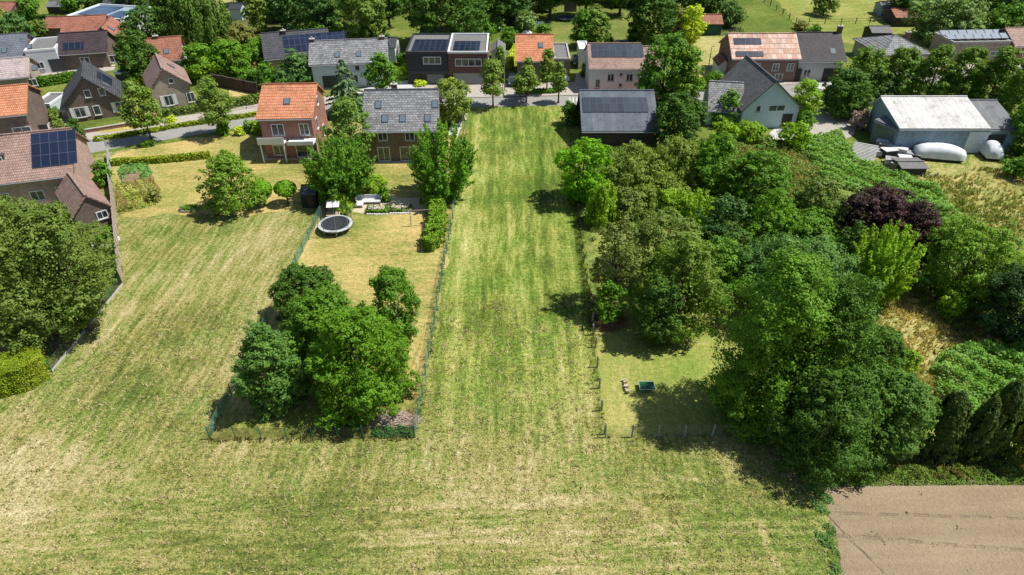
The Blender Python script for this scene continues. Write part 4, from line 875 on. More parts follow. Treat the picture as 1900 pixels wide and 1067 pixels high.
# ---------------------------------------------------------------- fences
NETG = netmat('green_mesh', (.14, .36, .26), .20); NETD = netmat('dark_mesh', (.05, .06, .05), .22); PG = plain('green_post', (.02, .14, .09), .5, .15, 2)
CPOST = plain('weathered_post', (.29, .30, .27), .9, .35, 6); FW = plain('fence_planks', (.36, .27, .22), .8, .2, 3)
fence('mesh_fence', 'green wire mesh fence along the right side of the fenced garden', [(770, 812), (806, 600), (843, 385), (862, 240)], 1.35, PG, NETG, 2.6, .045, seed=1)
fence('mesh_fence', 'low wire mesh fence across the near end of the fenced garden', [(390, 815), (580, 814), (768, 812)], 1.35, PG, NETD, 2.1, .04, seed=2)
fence('mesh_fence', 'green wire mesh fence along the left side of the fenced garden', [(390, 815), (497, 602), (603, 384)], 1.35, PG, NETG, 2.6, .045, seed=3)
fence('post_fence', 'weathered post and wire fence across the near side of the striped lawn', [(1123, 812), (1270, 811), (1422, 808)], 1.4, CPOST, netmat('thin_wire', (.2, .2, .18), .10), 2.0, .055, sq=True, tilt=.05, seed=4)
fence('post_fence', 'weathered post and wire fence between the striped lawn and the mown strip', [(1121, 806), (1112, 720), (1104, 645), (1098, 600)], 1.25, CPOST, netmat('thin_wire', (.2, .2, .18), .10), 2.2, .07, sq=True, tilt=.06, seed=5)
fence('wire_fence', 'thin dark fence along the shaded right edge of the mown strip', [(1098, 600), (1083, 490), (1070, 375), (1058, 262)], 1.2, MC['bark'], NETD, 3, .05, tilt=.05, seed=6)
fence('mesh_fence', 'wire fence on a pale concrete kerb below the big left tree', [(228, 528), (165, 606), (97, 690)], 1.3, PG, NETD, 2.4, .045, kerb=MC['concrete'], seed=7)
def board_fence(name, label, pts, h, m):
    P = [G(*p) for p in pts]; root = thing(name, label, 'fence', P[0]); o = P[0]; rng = random.Random(4)
    for i in range(len(P)-1):
        a, b = P[i]-o, P[i+1]-o; d = (b-a); n = max(1, round(d.length/1.9)); d.normalize(); s = Vector((-d.y, d.x, 0))*.03; st = (b-a).length/n
        for k in range(n):
            p, q = a+d*(k*st+.05), a+d*((k+1)*st-.05); mb = MB()
            for r in range(7): z0 = .08+r*(h-.12)/7; mb.prism([p-s, q-s, q-s+Vector((0,0,z0+(h-.12)/7-.02-0)), p-s+Vector((0,0,z0+(h-.12)/7-.02))] if False else [p-s+Vector((0,0,z0)), q-s+Vector((0,0,z0)), q-s+Vector((0,0,z0+(h-.12)/7-.02)), p-s+Vector((0,0,z0+(h-.12)/7-.02))], s*2)
            mb.build('board_panel', m, root)
            MB().box(-.06, -.06, 0, .06, .06, h+.08, Matrix.Translation(a+d*(k*st))).build('post', MC['concrete'], root)
    return root
board_fence('board_fence', 'tall fence of pinkish boards between the left yard and the field', [(207, 338), (214, 385), (218, 430), (228, 528)], 1.9, FW)
board_fence('board_fence', 'pale grey board fence running from the lamp post to the outbuilding', [(205, 292), (207, 338)], 1.6, plain('grey_planks', (.34, .36, .38), .8, .15, 3))
fence('meadow_fence', 'dark post and rail fence across the big far meadow', [(1500, 45), (1560, 45), (1640, 43)], 1.3, MC['bark'], None, 3.6, .09, rail=(.6, 1.05), seed=8, tilt=.05)
fence('meadow_fence', 'post fence climbing diagonally between the green paddock and the big meadow', [(1490, 52), (1452, 28), (1418, 4)], 1.3, MC['bark'], None, 3.6, .09, rail=(.6, 1.05), seed=9, tilt=.05)
fence('garden_rail', 'low dark picket railing behind the pavement in front of the narrow brick house', [(300, 222), (360, 213), (425, 207), (490, 199)], .8, M_DARKWOOD, None, 2.2, .05, rail=(.35, .7), seed=10)
fence('paddock_fence', 'dark fence panels at the corner of the green paddock', [(1335, 68), (1372, 60), (1382, 72)], 1.2, M_DARKWOOD, NETD, 3, .06, seed=11)
# brick garden wall
A_, B_ = G(158, 248), G(284, 228); d_ = (B_-A_); s_ = Vector((-d_.y, d_.x, 0)).normalized()*.12
wl = thing('garden_wall', 'low red brown brick wall in front of the slate gable house', 'wall', A_)
MB().prism([-s_, d_-s_, d_+s_, s_], (0, 0, .6)).build('wall', M_BRICKR, wl); MB().prism([-s_*1.4+Vector((0,0,.602)), d_-s_*1.4+Vector((0,0,.602)), d_+s_*1.4+Vector((0,0,.602)), s_*1.4+Vector((0,0,.602))], (0, 0, .08)).build('coping', MC['concrete'], wl)
A_, B_ = G(398, 158), G(478, 175); d_ = (B_-A_); s_ = Vector((-d_.y, d_.x, 0)).normalized()*.15
wl = thing('dark_screen', 'tall dark brown garden screen behind the neighbour lawn', 'screen', A_)
MB().prism([-s_, d_-s_, d_+s_, s_], (0, 0, 2.0)).build('panel', plain('brushwood', (.07, .05, .045), .9, .35, 4), wl)
for t_ in (0, .25, .5, .75, 1): MB().box(-.22, -.22, 0, .22, .22, 2.1, Matrix.Translation(d_*t_)).build('post', M_DARKWOOD, wl)
# ---------------------------------------------------------------- garden things
def trampoline(name, label, px, py, dia, h, net=True, pad=plain('pad_pale_grey', (.50, .53, .54), .5, .1, 2), mesh_h=1.7):
    P = G(px, py); root = thing(name, label, 'trampoline', P); r = dia/2; n = 48
    ring = lambda rr, z: [Vector((rr*math.cos(2*math.pi*i/n), rr*math.sin(2*math.pi*i/n), z)) for i in range(n)]
    mb = MB(); a, b, c, d = ring(r, h), ring(r-.32, h+.05), ring(r-.32, h-.03), ring(r, h-.08)
    mb.add(a+b+c+d, [((i), (i+1)%n, n+(i+1)%n, n+i) for i in range(n)]+[(n+i, n+(i+1)%n, 2*n+(i+1)%n, 2*n+i) for i in range(n)]+[(2*n+i, 2*n+(i+1)%n, 3*n+(i+1)%n, 3*n+i) for i in range(n)]+[(3*n+i, 3*n+(i+1)%n, (i+1)%n, i) for i in range(n)])
    mb.build('safety_pad', pad or M_WHITE, root)
    MB().add(ring(r-.33, h-.02)+ring(r-.33, h-.04), [list(range(n)), list(range(2*n-1, n-1, -1))]).build('mat', plain('black_mat', (.035, .037, .045), .7, .15, 2), root)
    fr = MB(); fr.tube(ring(r-.05, h-.12)+[ring(r-.05, h-.12)[0]], .035, 6); fr.build('frame', MC['zinc'], root)
    for k in range(4 if net else 3):
        a0 = math.radians(25+k*(90 if net else 120)); p, q = [Vector((r*.93*math.cos(a0+s), r*.93*math.sin(a0+s), 0)) for s in (-.22, .22)]
        MB().tube([p+Vector((0,0,h-.12)), p+Vector((0,0,.04)), q+Vector((0,0,.04)), q+Vector((0,0,h-.12))], .03, 6).build('leg', MC['zinc'], root)
    if net:
        for k in range(8):
            a0 = 2*math.pi*(k+.35)/8; p = Vector((r*.99*math.cos(a0), r*.99*math.sin(a0), .3)); MB().tube([p, p+Vector((0,0,h+mesh_h-.3))], .032, 6).build('net_pole', MC['zinc'], root)
        mb = MB(); a, b = ring(r*.965, h+.05), ring(r*.965, h+mesh_h); mb.add(a+b, [(i, (i+1)%n, n+(i+1)%n, n+i) for i in range(n)]); mb.build('net', netmat('trampoline_net', (.03, .03, .035), .16), root)
        MB().tube(ring(r*.965, h+mesh_h)+[ring(r*.965, h+mesh_h)[0]], .018, 5).build('net_rim', plain('black_rubber', (.02, .02, .022), .6, .1, 2), root)
    return root
trampoline('trampoline', 'round trampoline with white rim and safety net in the fenced garden', 624, 426, 4.0, .85)
trampoline('trampoline', 'round blue grey trampoline without a net on the far mown lawn', 1049, 37, 3.9, .6, False, plain('pad_blue', (.10, .14, .18), .6, .1, 2))
trampoline('trampoline', 'small pale round trampoline at the shady edge behind the white house', 1152, 82, 3.2, .4, False, plain('pad_pale', (.35, .40, .45), .6, .1, 2))
# goal / high bar
P = G(763, 420); bar = thing('goal_frame', 'square wooden goal frame on the dry lawn near the curved hedge', 'goal', P, .04); MW = plain('grey_wood', (.26, .20, .15), .8, .2, 5)
MB().tube([(0, 0, 0), (0, 0, 2.1)], .05, 6).build('post', MW, bar); MB().tube([(2.2, .2, 0), (2.2, .2, 2.1)], .05, 6).build('post', MW, bar); MB().tube([(-.05, 0, 2.12), (2.25, .2, 2.12)], .045, 6).build('crossbar', MW, bar)
# playhouse table behind trampoline
P = G(622, 404); pl = thing('play_kitchen', 'wooden play stand with a white roof behind the netted trampoline', 'play stand', P, .1)
for x, y in ((-.55, -.4), (.55, -.4), (-.55, .4), (.55, .4)): MB().box(x-.04, y-.04, 0, x+.04, y+.04, 1.75).build('post', MW, pl)
MB().prism([(-.75, -.6, 1.72), (.75, -.6, 1.72), (.75, .6, 1.95), (-.75, .6, 1.95)], (0, 0, .06)).build('roof', M_WHITE, pl)
MB().box(-.9, -.8, .7, .7, .2, .76).box(-.9, -1.3, .4, .5, -1.0, .45).build('counter', plain('pale_wood', (.48, .36, .24), .7, .15, 4), pl)
MB().box(-.52, .38, .1, .52, .42, 1.7).build('back_panel', MW, pl)
# dark shed left of the trampoline
P, Q = G(562, 386), G(589, 386)
house('dark_garden_shed', 'small black garden shed with felt roof next to the round topiary', P, Q, 2.6, 1.9, 2.4, plain('black_boards', (.022, .02, .02), .8, .3, 6), plain('shed_felt', (.10, .105, .11), .9, .3, 2), 'x', 'shed', .12, [('f', .7, .05, .8, 1.6, 'door')], gutter=False, rt=.06)
# corner sofa
P = G(662, 380); sf = thing('garden_sofa', 'white L shaped garden sofa on the sandy terrace', 'sofa', P, .02)
MB().box(0, 0, .28, 3.0, .8, .44).box(0, -.9, .283, .9, -.003, .437).build('seat', M_WHITE, sf)
MB().box(.05, .82, .44, 2.95, .95, .95).build('backrest', plain('cushion_grey', (.40, .45, .48), .9, .1, 3), sf); MB().box(-.13, .1, .3, -.01, .95, .9).build('armrest', M_WHITE, sf)
for x, y in ((.08, -.8), (.82, -.8), (2.9, .08), (2.9, .7), (.08, .7)): MB().box(x-.04, y-.04, 0, x+.04, y+.04, .28).build('leg', MC['zinc'], sf)
# flower beds
FLW = leafmat('flowers_white', (.45, .42, .36), (.66, .62, .50), .15, (.75, .60, .55)); LG = leafmat('leaf_box', (.05, .10, .015), (.10, .19, .025))
for (x, y, w_, lb) in ((700, 392, 2.6, 'low box edged flower bed with a few pink blooms and white stone rim'), (744, 390, 2.8, 'low flower bed crowded with pale blooms next to a white planter')):
    P = G(x, y); bd = thing('flower_bed', lb, 'flower bed', P, 0, 'flower beds edging the terrace'); rng = np.random.default_rng(int(x))
    MB().box(-w_/2, -.7, 0, w_/2, .7, .15).build('soil', EARTH, bd)
    n = 2600; u = rng.uniform(-1, 1, (n, 2)); k = rng.random(n); ed = np.where(np.abs(u).max(1) > .72, .42, .25)
    Pn = np.stack([u[:, 0]*w_/2, u[:, 1]*.75, .1+ed*np.sqrt(k)], 1); quads_mesh('foliage', leaf_quads(Pn, rng.normal(size=(n, 3))*.6+np.array([0, 0, .7]), .16, rng), LG, bd)
    n = 700 if x > 720 else 260; Pn = np.stack([rng.uniform(-.75, .75, n)*w_/2, rng.uniform(-.5, .5, n), rng.uniform(.38, .75, n)], 1); quads_mesh('blooms', leaf_quads(Pn, rng.normal(size=(n, 3))*.4+np.array([0, 0, 1.]), .17, rng, .9), FLW, bd)
    sb = MB()
    for i in range(9): xx = -w_/2+.15+i*w_/9; sb.box(xx, -.98+.03*math.sin(i), 0, xx+w_/9-.06, -.80, .16+.03*math.sin(i*3))
    sb.build('stone_edging', M_WHITE, bd)
P = G(755, 394); pt = thing('planter_box', 'small pale double planter box beside the pale blooming bed', 'planter', P)
MB().box(-.5, -.2, 0, -.03, .25, .45).box(.03, -.2, 0, .5, .25, .45).build('box', plain('planter_grey', (.50, .54, .56), .6, .1, 3), pt); MB().box(-.44, -.14, .451, .44, .19, .47).build('soil', EARTH, pt)
# raised planter by spreading tree
P = G(352, 389); rp = thing('raised_bed', 'rock edged planting with low green leaves at the foot of the spreading tree', 'raised bed', P)
rng = random.Random(5); mb = MB()
for i in range(16): a0 = i*.39; x, y, r_ = 1.1*math.cos(a0), .6*math.sin(a0), rng.uniform(.14, .26); mb.box(x-r_, y-r_*.8, 0, x+r_, y+r_*.8, rng.uniform(.15, .35), Matrix.Rotation(.02*i, 4, 'Z'))
mb.build('rocks', plain('stones', (.20, .18, .16), .9, .35, 3), rp); r_ = np.random.default_rng(3); n = 900
quads_mesh('foliage', leaf_quads(np.stack([r_.normal(size=n)*.5, r_.normal(size=n)*.28, .1+r_.random(n)*.4], 1), r_.normal(size=(n, 3))*.5+np.array([0, 0, .8]), .18, r_), LG, rp)
# cold frame by board fence
P = G(196, 452); cf = thing('cold_frame', 'white rectangular raised bed frame beside the tall board fence', 'raised bed', P, .1)
MB().box(-1.3, -.9, 0, 1.3, -.8, .35).box(-1.3, .8, 0, 1.3, .9, .35).box(-1.3, -.797, 0, -1.2, .797, .347).box(1.2, -.797, 0, 1.3, .797, .347).build('frame', M_WHITE, cf); MB().box(-1.19, -.79, 0, 1.19, .79, .2).build('soil', EARTH, cf)
r_ = np.random.default_rng(3); n = 500; quads_mesh('foliage', leaf_quads(np.stack([r_.uniform(-1.1, 1.1, n), r_.uniform(-.7, .7, n), .2+r_.random(n)*.3], 1), r_.normal(size=(n, 3))*.5+np.array([0, 0, .8]), .18, r_), LG, cf)
# green topped table and log pile on right lawn
P = G(1199, 722); tb = thing('garden_table', 'low square table with dark green top and pale edges on the striped lawn', 'table', P, 0)
MB().box(-.63, -.47, .42, .63, .47, .45).build('tabletop', plain('green_sheet', (.01, .085, .04), .35, .35, 1.5, .5), tb)
MB().box(-.68, -.52, .41, .68, -.471, .47).box(-.68, .471, .41, .68, .52, .47).box(-.68, -.47, .412, -.631, .47, .468).box(.631, -.47, .412, .68, .47, .468).build('edging', plain('pale_green_edge', (.40, .46, .38), .6, .15, 3), tb)
for x in (-.6, .6):
    for y in (-.44, .44): MB().box(x-.03, y-.03, 0, x+.03, y+.03, .41).build('leg', MC['zinc'], tb)
P = G(1161, 719); lg = thing('log_stack', 'narrow row of pale split logs lying on the striped lawn', 'log pile', P, .04); rng = random.Random(8)
for i in range(9):
    y = -.78+i*.19; MB().tube([(-.16+rng.uniform(-.04, .04), y, .10+rng.uniform(0, .16)), (.17+rng.uniform(-.04, .04), y+rng.uniform(-.05, .05), .12+rng.uniform(0, .18))], rng.uniform(.07, .10), 8).build('log', plain('split_wood', (.50, .42, .33), .8, .35, 7) if i % 3 else plain('dark_log', (.12, .07, .05), .8, .3, 7), lg)
# brushwood pile at the near right corner of the garden
def brush(name, label, px, py, rx, ry, h, n, m, seed, cat='brush pile'):
    P = G(px, py); rng = random.Random(seed); mb = MB(); root = thing(name, label, cat, P)
    for i in range(n):
        a0, rr = rng.uniform(0, 6.28), math.sqrt(rng.random()); x, y = rx*rr*math.cos(a0), ry*rr*math.sin(a0); z = h*(1-rr*rr)*rng.uniform(.3, 1)+.05
        t = rng.gauss(0, .7); l = rng.uniform(.5, 1.3); d = Vector((math.cos(t), math.sin(t), rng.uniform(-.15, .15)))*l/2; p = Vector((x, y, z))
        mb.tube([p-d, p+Vector((0, 0, rng.uniform(-.05, .08))), p+d], [.03, .024, .008], 4)
    mb.build('sticks', m, root); MB().add([(rx*.8*math.cos(i*.52), ry*.8*math.sin(i*.52), .02) for i in range(12)]+[(0, 0, h*.55)], [(i, (i+1) % 12, 12) for i in range(12)]).build('litter', EARTH, root); return root
brush('brushwood_pile', 'heap of cut grey brown branches in the near corner of the fenced garden', 735, 784, 1.9, 1.1, .7, 560, plain('cut_twigs', (.42, .34, .27), .9, .35, 5), 3)
brush('rubbish_heap', 'brown heap of branches and bark in the shade by the post fence', 1130, 598, 1.7, 1.5, .6, 300, plain('brown_twigs', (.24, .13, .08), .9, .35, 4), 4, 'brush pile')
brush('stone_debris', 'pale broken branches lying under the bare twigged tree', 1140, 508, .9, .5, .4, 50, plain('pale_debris', (.5, .47, .42), .9, .3, 3), 6)
brush('timber_scrap', 'loose pale timber scraps where the junk yard meets the wild meadow', 1722, 326, 1.5, .6, .3, 30, plain('pale_timber', (.5, .5, .48), .7, .2, 3), 9)
P = G(1800, 829); bt = thing('white_board', 'white board lying in the shade between the cypresses', 'board', P, .1); MB().box(-.45, -.1, .05, .45, .1, .09).build('plank', M_WHITE, bt); MB().box(-.4, -.07, 0, -.3, .07, .05).box(.3, -.07, 0, .4, .07, .05).build('batten', M_WHITE, bt)
# street lamps
def lamp(label, px, py, h, dx):
    P = G(px, py); r = thing('street_lamp', label, 'street lamp', P)
    MB().tube([(0, 0, 0), (0, 0, h*.5), (0, 0, h-.2), (dx*.35, 0, h), (dx, 0, h+.05)], [.10, .08, .06, .05, .045], 8).build('pole', MC['zinc'], r)
    MB().box(min(dx, dx*1.5), -.12, h-.02, max(dx, dx*1.5), .12, h+.12).build('lamp_head', plain('lamp_grey', (.5, .52, .54), .4, .05, 2), r)
lamp('tall grey street lamp at the end of the grey board fence', 204, 290, 2.7, -.5)
lamp('slim street lamp between the brown modern house and the yellow hedge', 936, 168, 6.5, .6)
lamp('slim street lamp near the gable of the long brick house', 1314, 128, 4.2, .3)
# chimney-like bird house post behind grey house
P = G(739, 186); pp = thing('brick_post', 'brick gate post with small white cap across the street from the white drive', 'gate post', P); MB().box(-.3, -.3, 0, .3, .3, 1.7).build('post', MC['brick_brown'], pp); MB().add([(-.45, -.45, 1.702), (.45, -.45, 1.702), (.45, .45, 1.702), (-.45, .45, 1.702), (0, 0, 2.1)], [(0, 3, 2, 1), (0, 1, 4), (1, 2, 4), (2, 3, 4), (3, 0, 4)]).build('cap', M_WHITE, pp)
# cars
def car(label, px, py, rz, col, L=4.3, Wd=1.78, hgt=1.48, name='parked_car'):
    P = G(px, py, .1); r = thing(name, label, 'car', P, rz); hw = Wd/2
    prof = [(-L/2, .35), (-L/2, .78), (-L/2+.15, .92), (-L*.22, 1.0), (L*.30, 1.02), (L/2-.05, .92), (L/2, .7), (L/2, .35)]
    MB().prism([(x, -hw, z) for x, z in prof], (0, Wd, 0)).build('body', col, r)
    gh = [(-L*.24, 1.0), (-L*.08, hgt-.02), (L*.20, hgt-.02), (L*.40, 1.0)]; V = []
    for y, k in ((-hw+.06, 0), (-hw+.2, 1), (hw-.2, 1), (hw-.06, 0)): pass
    b = [Vector((gh[0][0], -hw+.05, 1)), Vector((gh[3][0], -hw+.05, 1)), Vector((gh[3][0], hw-.05, 1)), Vector((gh[0][0], hw-.05, 1))]
    t = [Vector((gh[1][0], -hw+.24, hgt-.04)), Vector((gh[2][0], -hw+.24, hgt-.04)), Vector((gh[2][0], hw-.24, hgt-.04)), Vector((gh[1][0], hw-.24, hgt-.04))]
    MB().add(b+t, [(0,3,2,1),(4,5,6,7),(0,1,5,4),(1,2,6,5),(2,3,7,6),(3,0,4,7)]).build('windows', glass_mat(), r)
    MB().prism([v+Vector((0,0,.001)) for v in t], (0, 0, .05)).build('roof', col, r)
    for x in (-L*.31, L*.30):
        for y in (-hw+.06, hw-.06): MB().tube([(x, y-.1, .32), (x, y+.1, .32)], .32, 14).build('wheel', plain('black_rubber', (.02, .02, .022), .6, .1, 2), r)
    for y in (-hw+.3, hw-.3): MB().box(-L/2-.02, y-.18, .66, -L/2+.04, y+.18, .8).build('headlight', M_WHITE, r)
    return r
car('dark blue estate car parked beside the yellow hedge', 952, 154, math.pi/2, plain('paint_navy', (.02, .03, .05), .25, .1, 1, .6), 4.6, 1.85, 1.5)
car('pale silver car parked in front of the flat roofed garage', 1046, 146, math.pi/2, plain('paint_silver', (.52, .58, .58), .3, .05, 1, .6))
car('dark car under the carport left of the white house', 1070, 118, math.pi/2, plain('paint_black', (.02, .02, .022), .25, .1, 1, .6))
# junk yard
M_TARP = plain('white_tarp', (.62, .65, .68), .7, .16, 1.6)
def tarp(name, label, cat, px, py, rz, L, Wd, h, wheels=False):
    P = G(px, py); r = thing(name, label, cat, P, rz); n = 12; vs, fs = [], []; rng = random.Random(int(px))
    for j in range(9):
        x = -L/2+L*j/8; e = math.sin(math.pi*min(1, (j+.6)/9.2))**.35
        for i in range(n+1): a0 = math.pi*i/n; vs.append((x, -math.cos(a0)*Wd/2*(.9+.1*e)+rng.uniform(-.04, .04), .45+(h-.45)*e*math.sin(a0)**.5*(1+rng.uniform(-.04, .04)) if 0 < i < n else .42))
    for j in range(8): fs += [(j*(n+1)+i, j*(n+1)+i+1, (j+1)*(n+1)+i+1, (j+1)*(n+1)+i) for i in range(n)]
    fs += [list(range(n, -1, -1)), list(range(8*(n+1), 9*(n+1)))]
    link_mesh('body', vs, fs, M_TARP, r, True)
    MB().box(-L/2+.2, -Wd/2+.1, .25, L/2-.2, Wd/2-.1, .45).build('chassis', MC['anthracite'], r)
    for x in (-L*.28, L*.22):
        for y in (-Wd/2+.15, Wd/2-.15): MB().tube([(x, y-.1, .3), (x, y+.1, .3)], .3, 12).build('wheel', plain('black_rubber', (.02, .02, .022), .6, .1, 2), r)
tarp('covered_boat', 'white covered boat on a trailer in front of the grey warehouse wall', 'boat', 1738, 294, math.radians(-12), 6.4, 2.4, 2.2)
tarp('white_trailer', 'white domed trailer parked at the warehouse door', 'trailer', 1834, 290, math.radians(80), 3.6, 2.2, 2.3)
P = G(1600, 292); pg = thing('pallet_frame', 'slatted grey timber frame leaning by the junk heap', 'timber frame', P, -.5)
for i in range(12): MB().prism([(-1.6, i*.26-1.4, .25+i*.10), (1.6, i*.26-1.4, .25+i*.10), (1.6, i*.26-1.25, .31+i*.10), (-1.6, i*.26-1.25, .31+i*.10)], (0, 0, .05)).build('slat', plain('grey_slat', (.42, .42, .40), .8, .15, 4), pg)
MB().tube([(-1.4, -1.5, .15), (-1.4, 1.7, 1.4)], .05, 5).tube([(1.4, -1.5, .15), (1.4, 1.7, 1.4)], .05, 5).tube([(-1.4, 1.6, 0), (-1.4, 1.7, 1.4)], .05, 5).tube([(1.4, 1.6, 0), (1.4, 1.7, 1.4)], .05, 5).build('frame', MW, pg)
rng = random.Random(12); JC = [plain('junk_white', (.60, .60, .60), .6, .2, 2), plain('junk_grey', (.30, .29, .30), .7, .3, 2), plain('junk_dark', (.05, .05, .055), .7, .3, 2), plain('junk_brown', (.26, .17, .12), .8, .3, 2)]
WHERE = ['white crate nearest the slatted frame', 'grey crate behind the slatted frame', 'dark barrel box in the middle of the junk heap', 'brown crate in front of the green lean-to', 'white sheet covered box near the boat', 'low grey box below the covered boat', 'dark box between boat and junk heap', 'brown box at the near tip of the junk heap', 'white box at the near edge of the junk yard']
for i, (x, y) in enumerate([(1622, 287), (1634, 276), (1646, 290), (1640, 282), (1664, 288), (1678, 300), (1690, 292), (1664, 312), (1652, 304)]):
    P = G(x, y); c_ = thing('storage_crate', WHERE[i], 'crate', P, rng.uniform(-.6, .6), 'junk in the warehouse yard'); sx, sy, sz = rng.uniform(.6, 1.2), rng.uniform(.4, .9), rng.uniform(.6, 1.3)
    MB().box(-sx, -sy, .06, sx, sy, sz).build('body', JC[(0, 1, 2, 3, 0, 1, 2, 3, 0)[i]], c_)
    MB().box(-sx-.05, -sy-.05, sz+.002, sx+.05, sy+.05, sz+.10).build('lid', JC[(1, 0, 0, 1, 0, 0, 1, 1, 1)[i]], c_); MB().box(-sx, -sy, 0, -sx+.15, sy, .058).box(sx-.15, -sy, 0, sx, sy, .058).build('skid', JC[2], c_)
shed('low_grey_roof_shed', 'low shed with dark felt roof at the near end of the junk yard', 1670, 1715, 326, 302, 3, JC[2], M_FELT, z1=1.3, rise=.2)
# play tower, slide, swing, pavilion
P = G(640, 80); pt = thing('play_tower', 'wooden play tower with bright green slide behind the long white house', 'play tower', P, .2)
for x, y in ((-.7, -.7), (.7, -.7), (-.7, .7), (.7, .7)): MB().box(x-.06, y-.06, 0, x+.06, y+.06, 3.0).build('post', MW, pt)
MB().box(-.8, -.8, 1.5, .8, .8, 1.6).build('platform', MW, pt); MB().prism([(-.95, -.95, 2.9), (.95, -.95, 2.9), (0, -.95, 3.6)], (0, 1.9, 0)).build('roof', plain('brown_roof', (.25, .15, .12), .8, .2, 2), pt)
MB().prism([(.8, -.3, 1.55), (3.4, -.3, .15), (3.4, -.3, .3), (.8, -.3, 1.7)], (0, .6, 0)).build('slide', plain('slide_green', (.20, .48, .05), .4, .05, 2), pt)
P = G(655, 84); pv = thing('green_canopy', 'dark green square garden canopy beside the play tower', 'canopy', P)
MB().add([(-1.9, -1.3, 2.0), (1.9, -1.3, 2.0), (1.9, 1.3, 2.0), (-1.9, 1.3, 2.0), (0, 0, 2.7), (-1.9, -1.3, 1.85), (1.9, -1.3, 1.85), (1.9, 1.3, 1.85), (-1.9, 1.3, 1.85)], [(0,1,4),(1,2,4),(2,3,4),(3,0,4),(0,5,6,1),(1,6,7,2),(2,7,8,3),(3,8,5,0)]).build('canopy', plain('canvas_green', (.02, .10, .05), .8, .1, 2), pv)
for x in (-1.8, 1.8):
    for y in (-1.2, 1.2): MB().tube([(x, y, 0), (x, y, 1.95)], .04, 5).build('post', MC['zinc'], pv)
P = G(880, 86); um = thing('parasol', 'pale green parasol open behind the modern pair of houses', 'parasol', P)
MB().add([(2*math.cos(i*math.pi/4), 2*math.sin(i*math.pi/4), 2.3) for i in range(8)]+[(0, 0, 2.9)]+[(2*math.cos(i*math.pi/4), 2*math.sin(i*math.pi/4), 2.2) for i in range(8)], [(i, (i+1) % 8, 8) for i in range(8)]+[(i, 9+i, 9+(i+1) % 8, (i+1) % 8) for i in range(8)]).build('canopy', plain('canvas_pale_green', (.25, .50, .38), .8, .06, 2), um); MB().tube([(0, 0, 0), (0, 0, 2.85)], .035, 6).build('pole', MC['zinc'], um)
def frame(name, label, cat, px, py, w_, h, col, panel=None):
    P = G(px, py); r = thing(name, label, cat, P); MB().tube([(-w_/2, 0, 0), (-w_/2, 0, h)], .06, 6).build('post', col, r); MB().tube([(w_/2, 0, 0), (w_/2, 0, h)], .06, 6).build('post', col, r); MB().tube([(-w_/2-.03, 0, h), (w_/2+.03, 0, h)], .05, 6).build('crossbar', col, r)
    if panel: MB().box(-w_/2, .5, .1, w_/2, .56, h).build('panel', panel, r)
frame('soccer_goal', 'thin metal goal frame in the tree shade of the far lawn', 'goal', 1086, 17, 2.6, 2.2, MC['zinc'])
frame('board_stand', 'upright weathered board screen beyond the far trampoline', 'screen', 1058, 24, 2.8, 3.4, MW, plain('weathered_board', (.26, .26, .20), .9, .25, 2))
P = G(1143, 88); sw = thing('swing_toy', 'small orange play frame on the bright lawn behind the white house', 'play frame', P); OR = plain('orange_paint', (.75, .36, .06), .6, .1, 2)
for x in (-.5, .5): MB().tube([(x*1.3, -.4, 0), (x, 0, 1.2), (x*1.3, .4, 0)], .06, 5).build('leg', OR, sw)
MB().tube([(-.55, 0, 1.2), (.55, 0, 1.2)], .06, 5).build('crossbar', OR, sw)
for (x, y, lb) in ((998, 45, 'white upturned dinghy lying among the far garden shrubs'), (977, 62, 'pale upturned tub on the path of the far garden')):
    P = G(x, y); bt = thing('upturned_boat', lb, 'boat', P, .3); ln = 1.9 if x > 990 else 1.3
    vs = [(ln*math.cos(i*math.pi/8), .6*math.sin(i*math.pi/8), .05) for i in range(16)]+[(ln*.6*math.cos(i*math.pi/8), .3*math.sin(i*math.pi/8), .55) for i in range(16)]
    MB().add(vs, [(i, (i+1) % 16, 16+(i+1) % 16, 16+i) for i in range(16)]+[list(range(16, 32))]).build('hull', M_WHITE, bt); MB().box(-ln*.6, -.03, .551, ln*.6, .03, .62).build('keel', M_WHITE, bt)
# ---------------------------------------------------------------- leaf colours
DK = leafmat('leaf_dark', (.028, .058, .014), (.055, .105, .022)); MD = leafmat('leaf_mid', (.045, .092, .014), (.082, .16, .022)); BR = leafmat('leaf_bright', (.048, .100, .010), (.092, .172, .018), .28)
YG_ = leafmat('leaf_yellow_green', (.10, .16, .018), (.19, .27, .03), .34); BL = leafmat('leaf_blue_green', (.035, .075, .035), (.075, .135, .06)); OL = leafmat('leaf_olive', (.06, .088, .026), (.115, .155, .048), .22, (.24, .30, .10))
PU = leafmat('leaf_purple', (.020, .010, .016), (.042, .019, .033), .12, (.12, .065, .09)); SI = leafmat('leaf_silver', (.075, .115, .06), (.145, .20, .10)); LI = leafmat('leaf_linden', (.075, .115, .03), (.14, .19, .05), .25, (.26, .31, .13))
SP_ = leafmat('leaf_spruce', (.05, .085, .06), (.12, .18, .14), .1, (.22, .30, .25)); WI = leafmat('leaf_willow', (.085, .12, .03), (.15, .19, .055), .3, (.32, .36, .12)); BN = leafmat('leaf_brown_olive', (.09, .085, .04), (.16, .15, .07)); GO = leafmat('leaf_gold', (.22, .26, .03), (.36, .38, .05), .3)
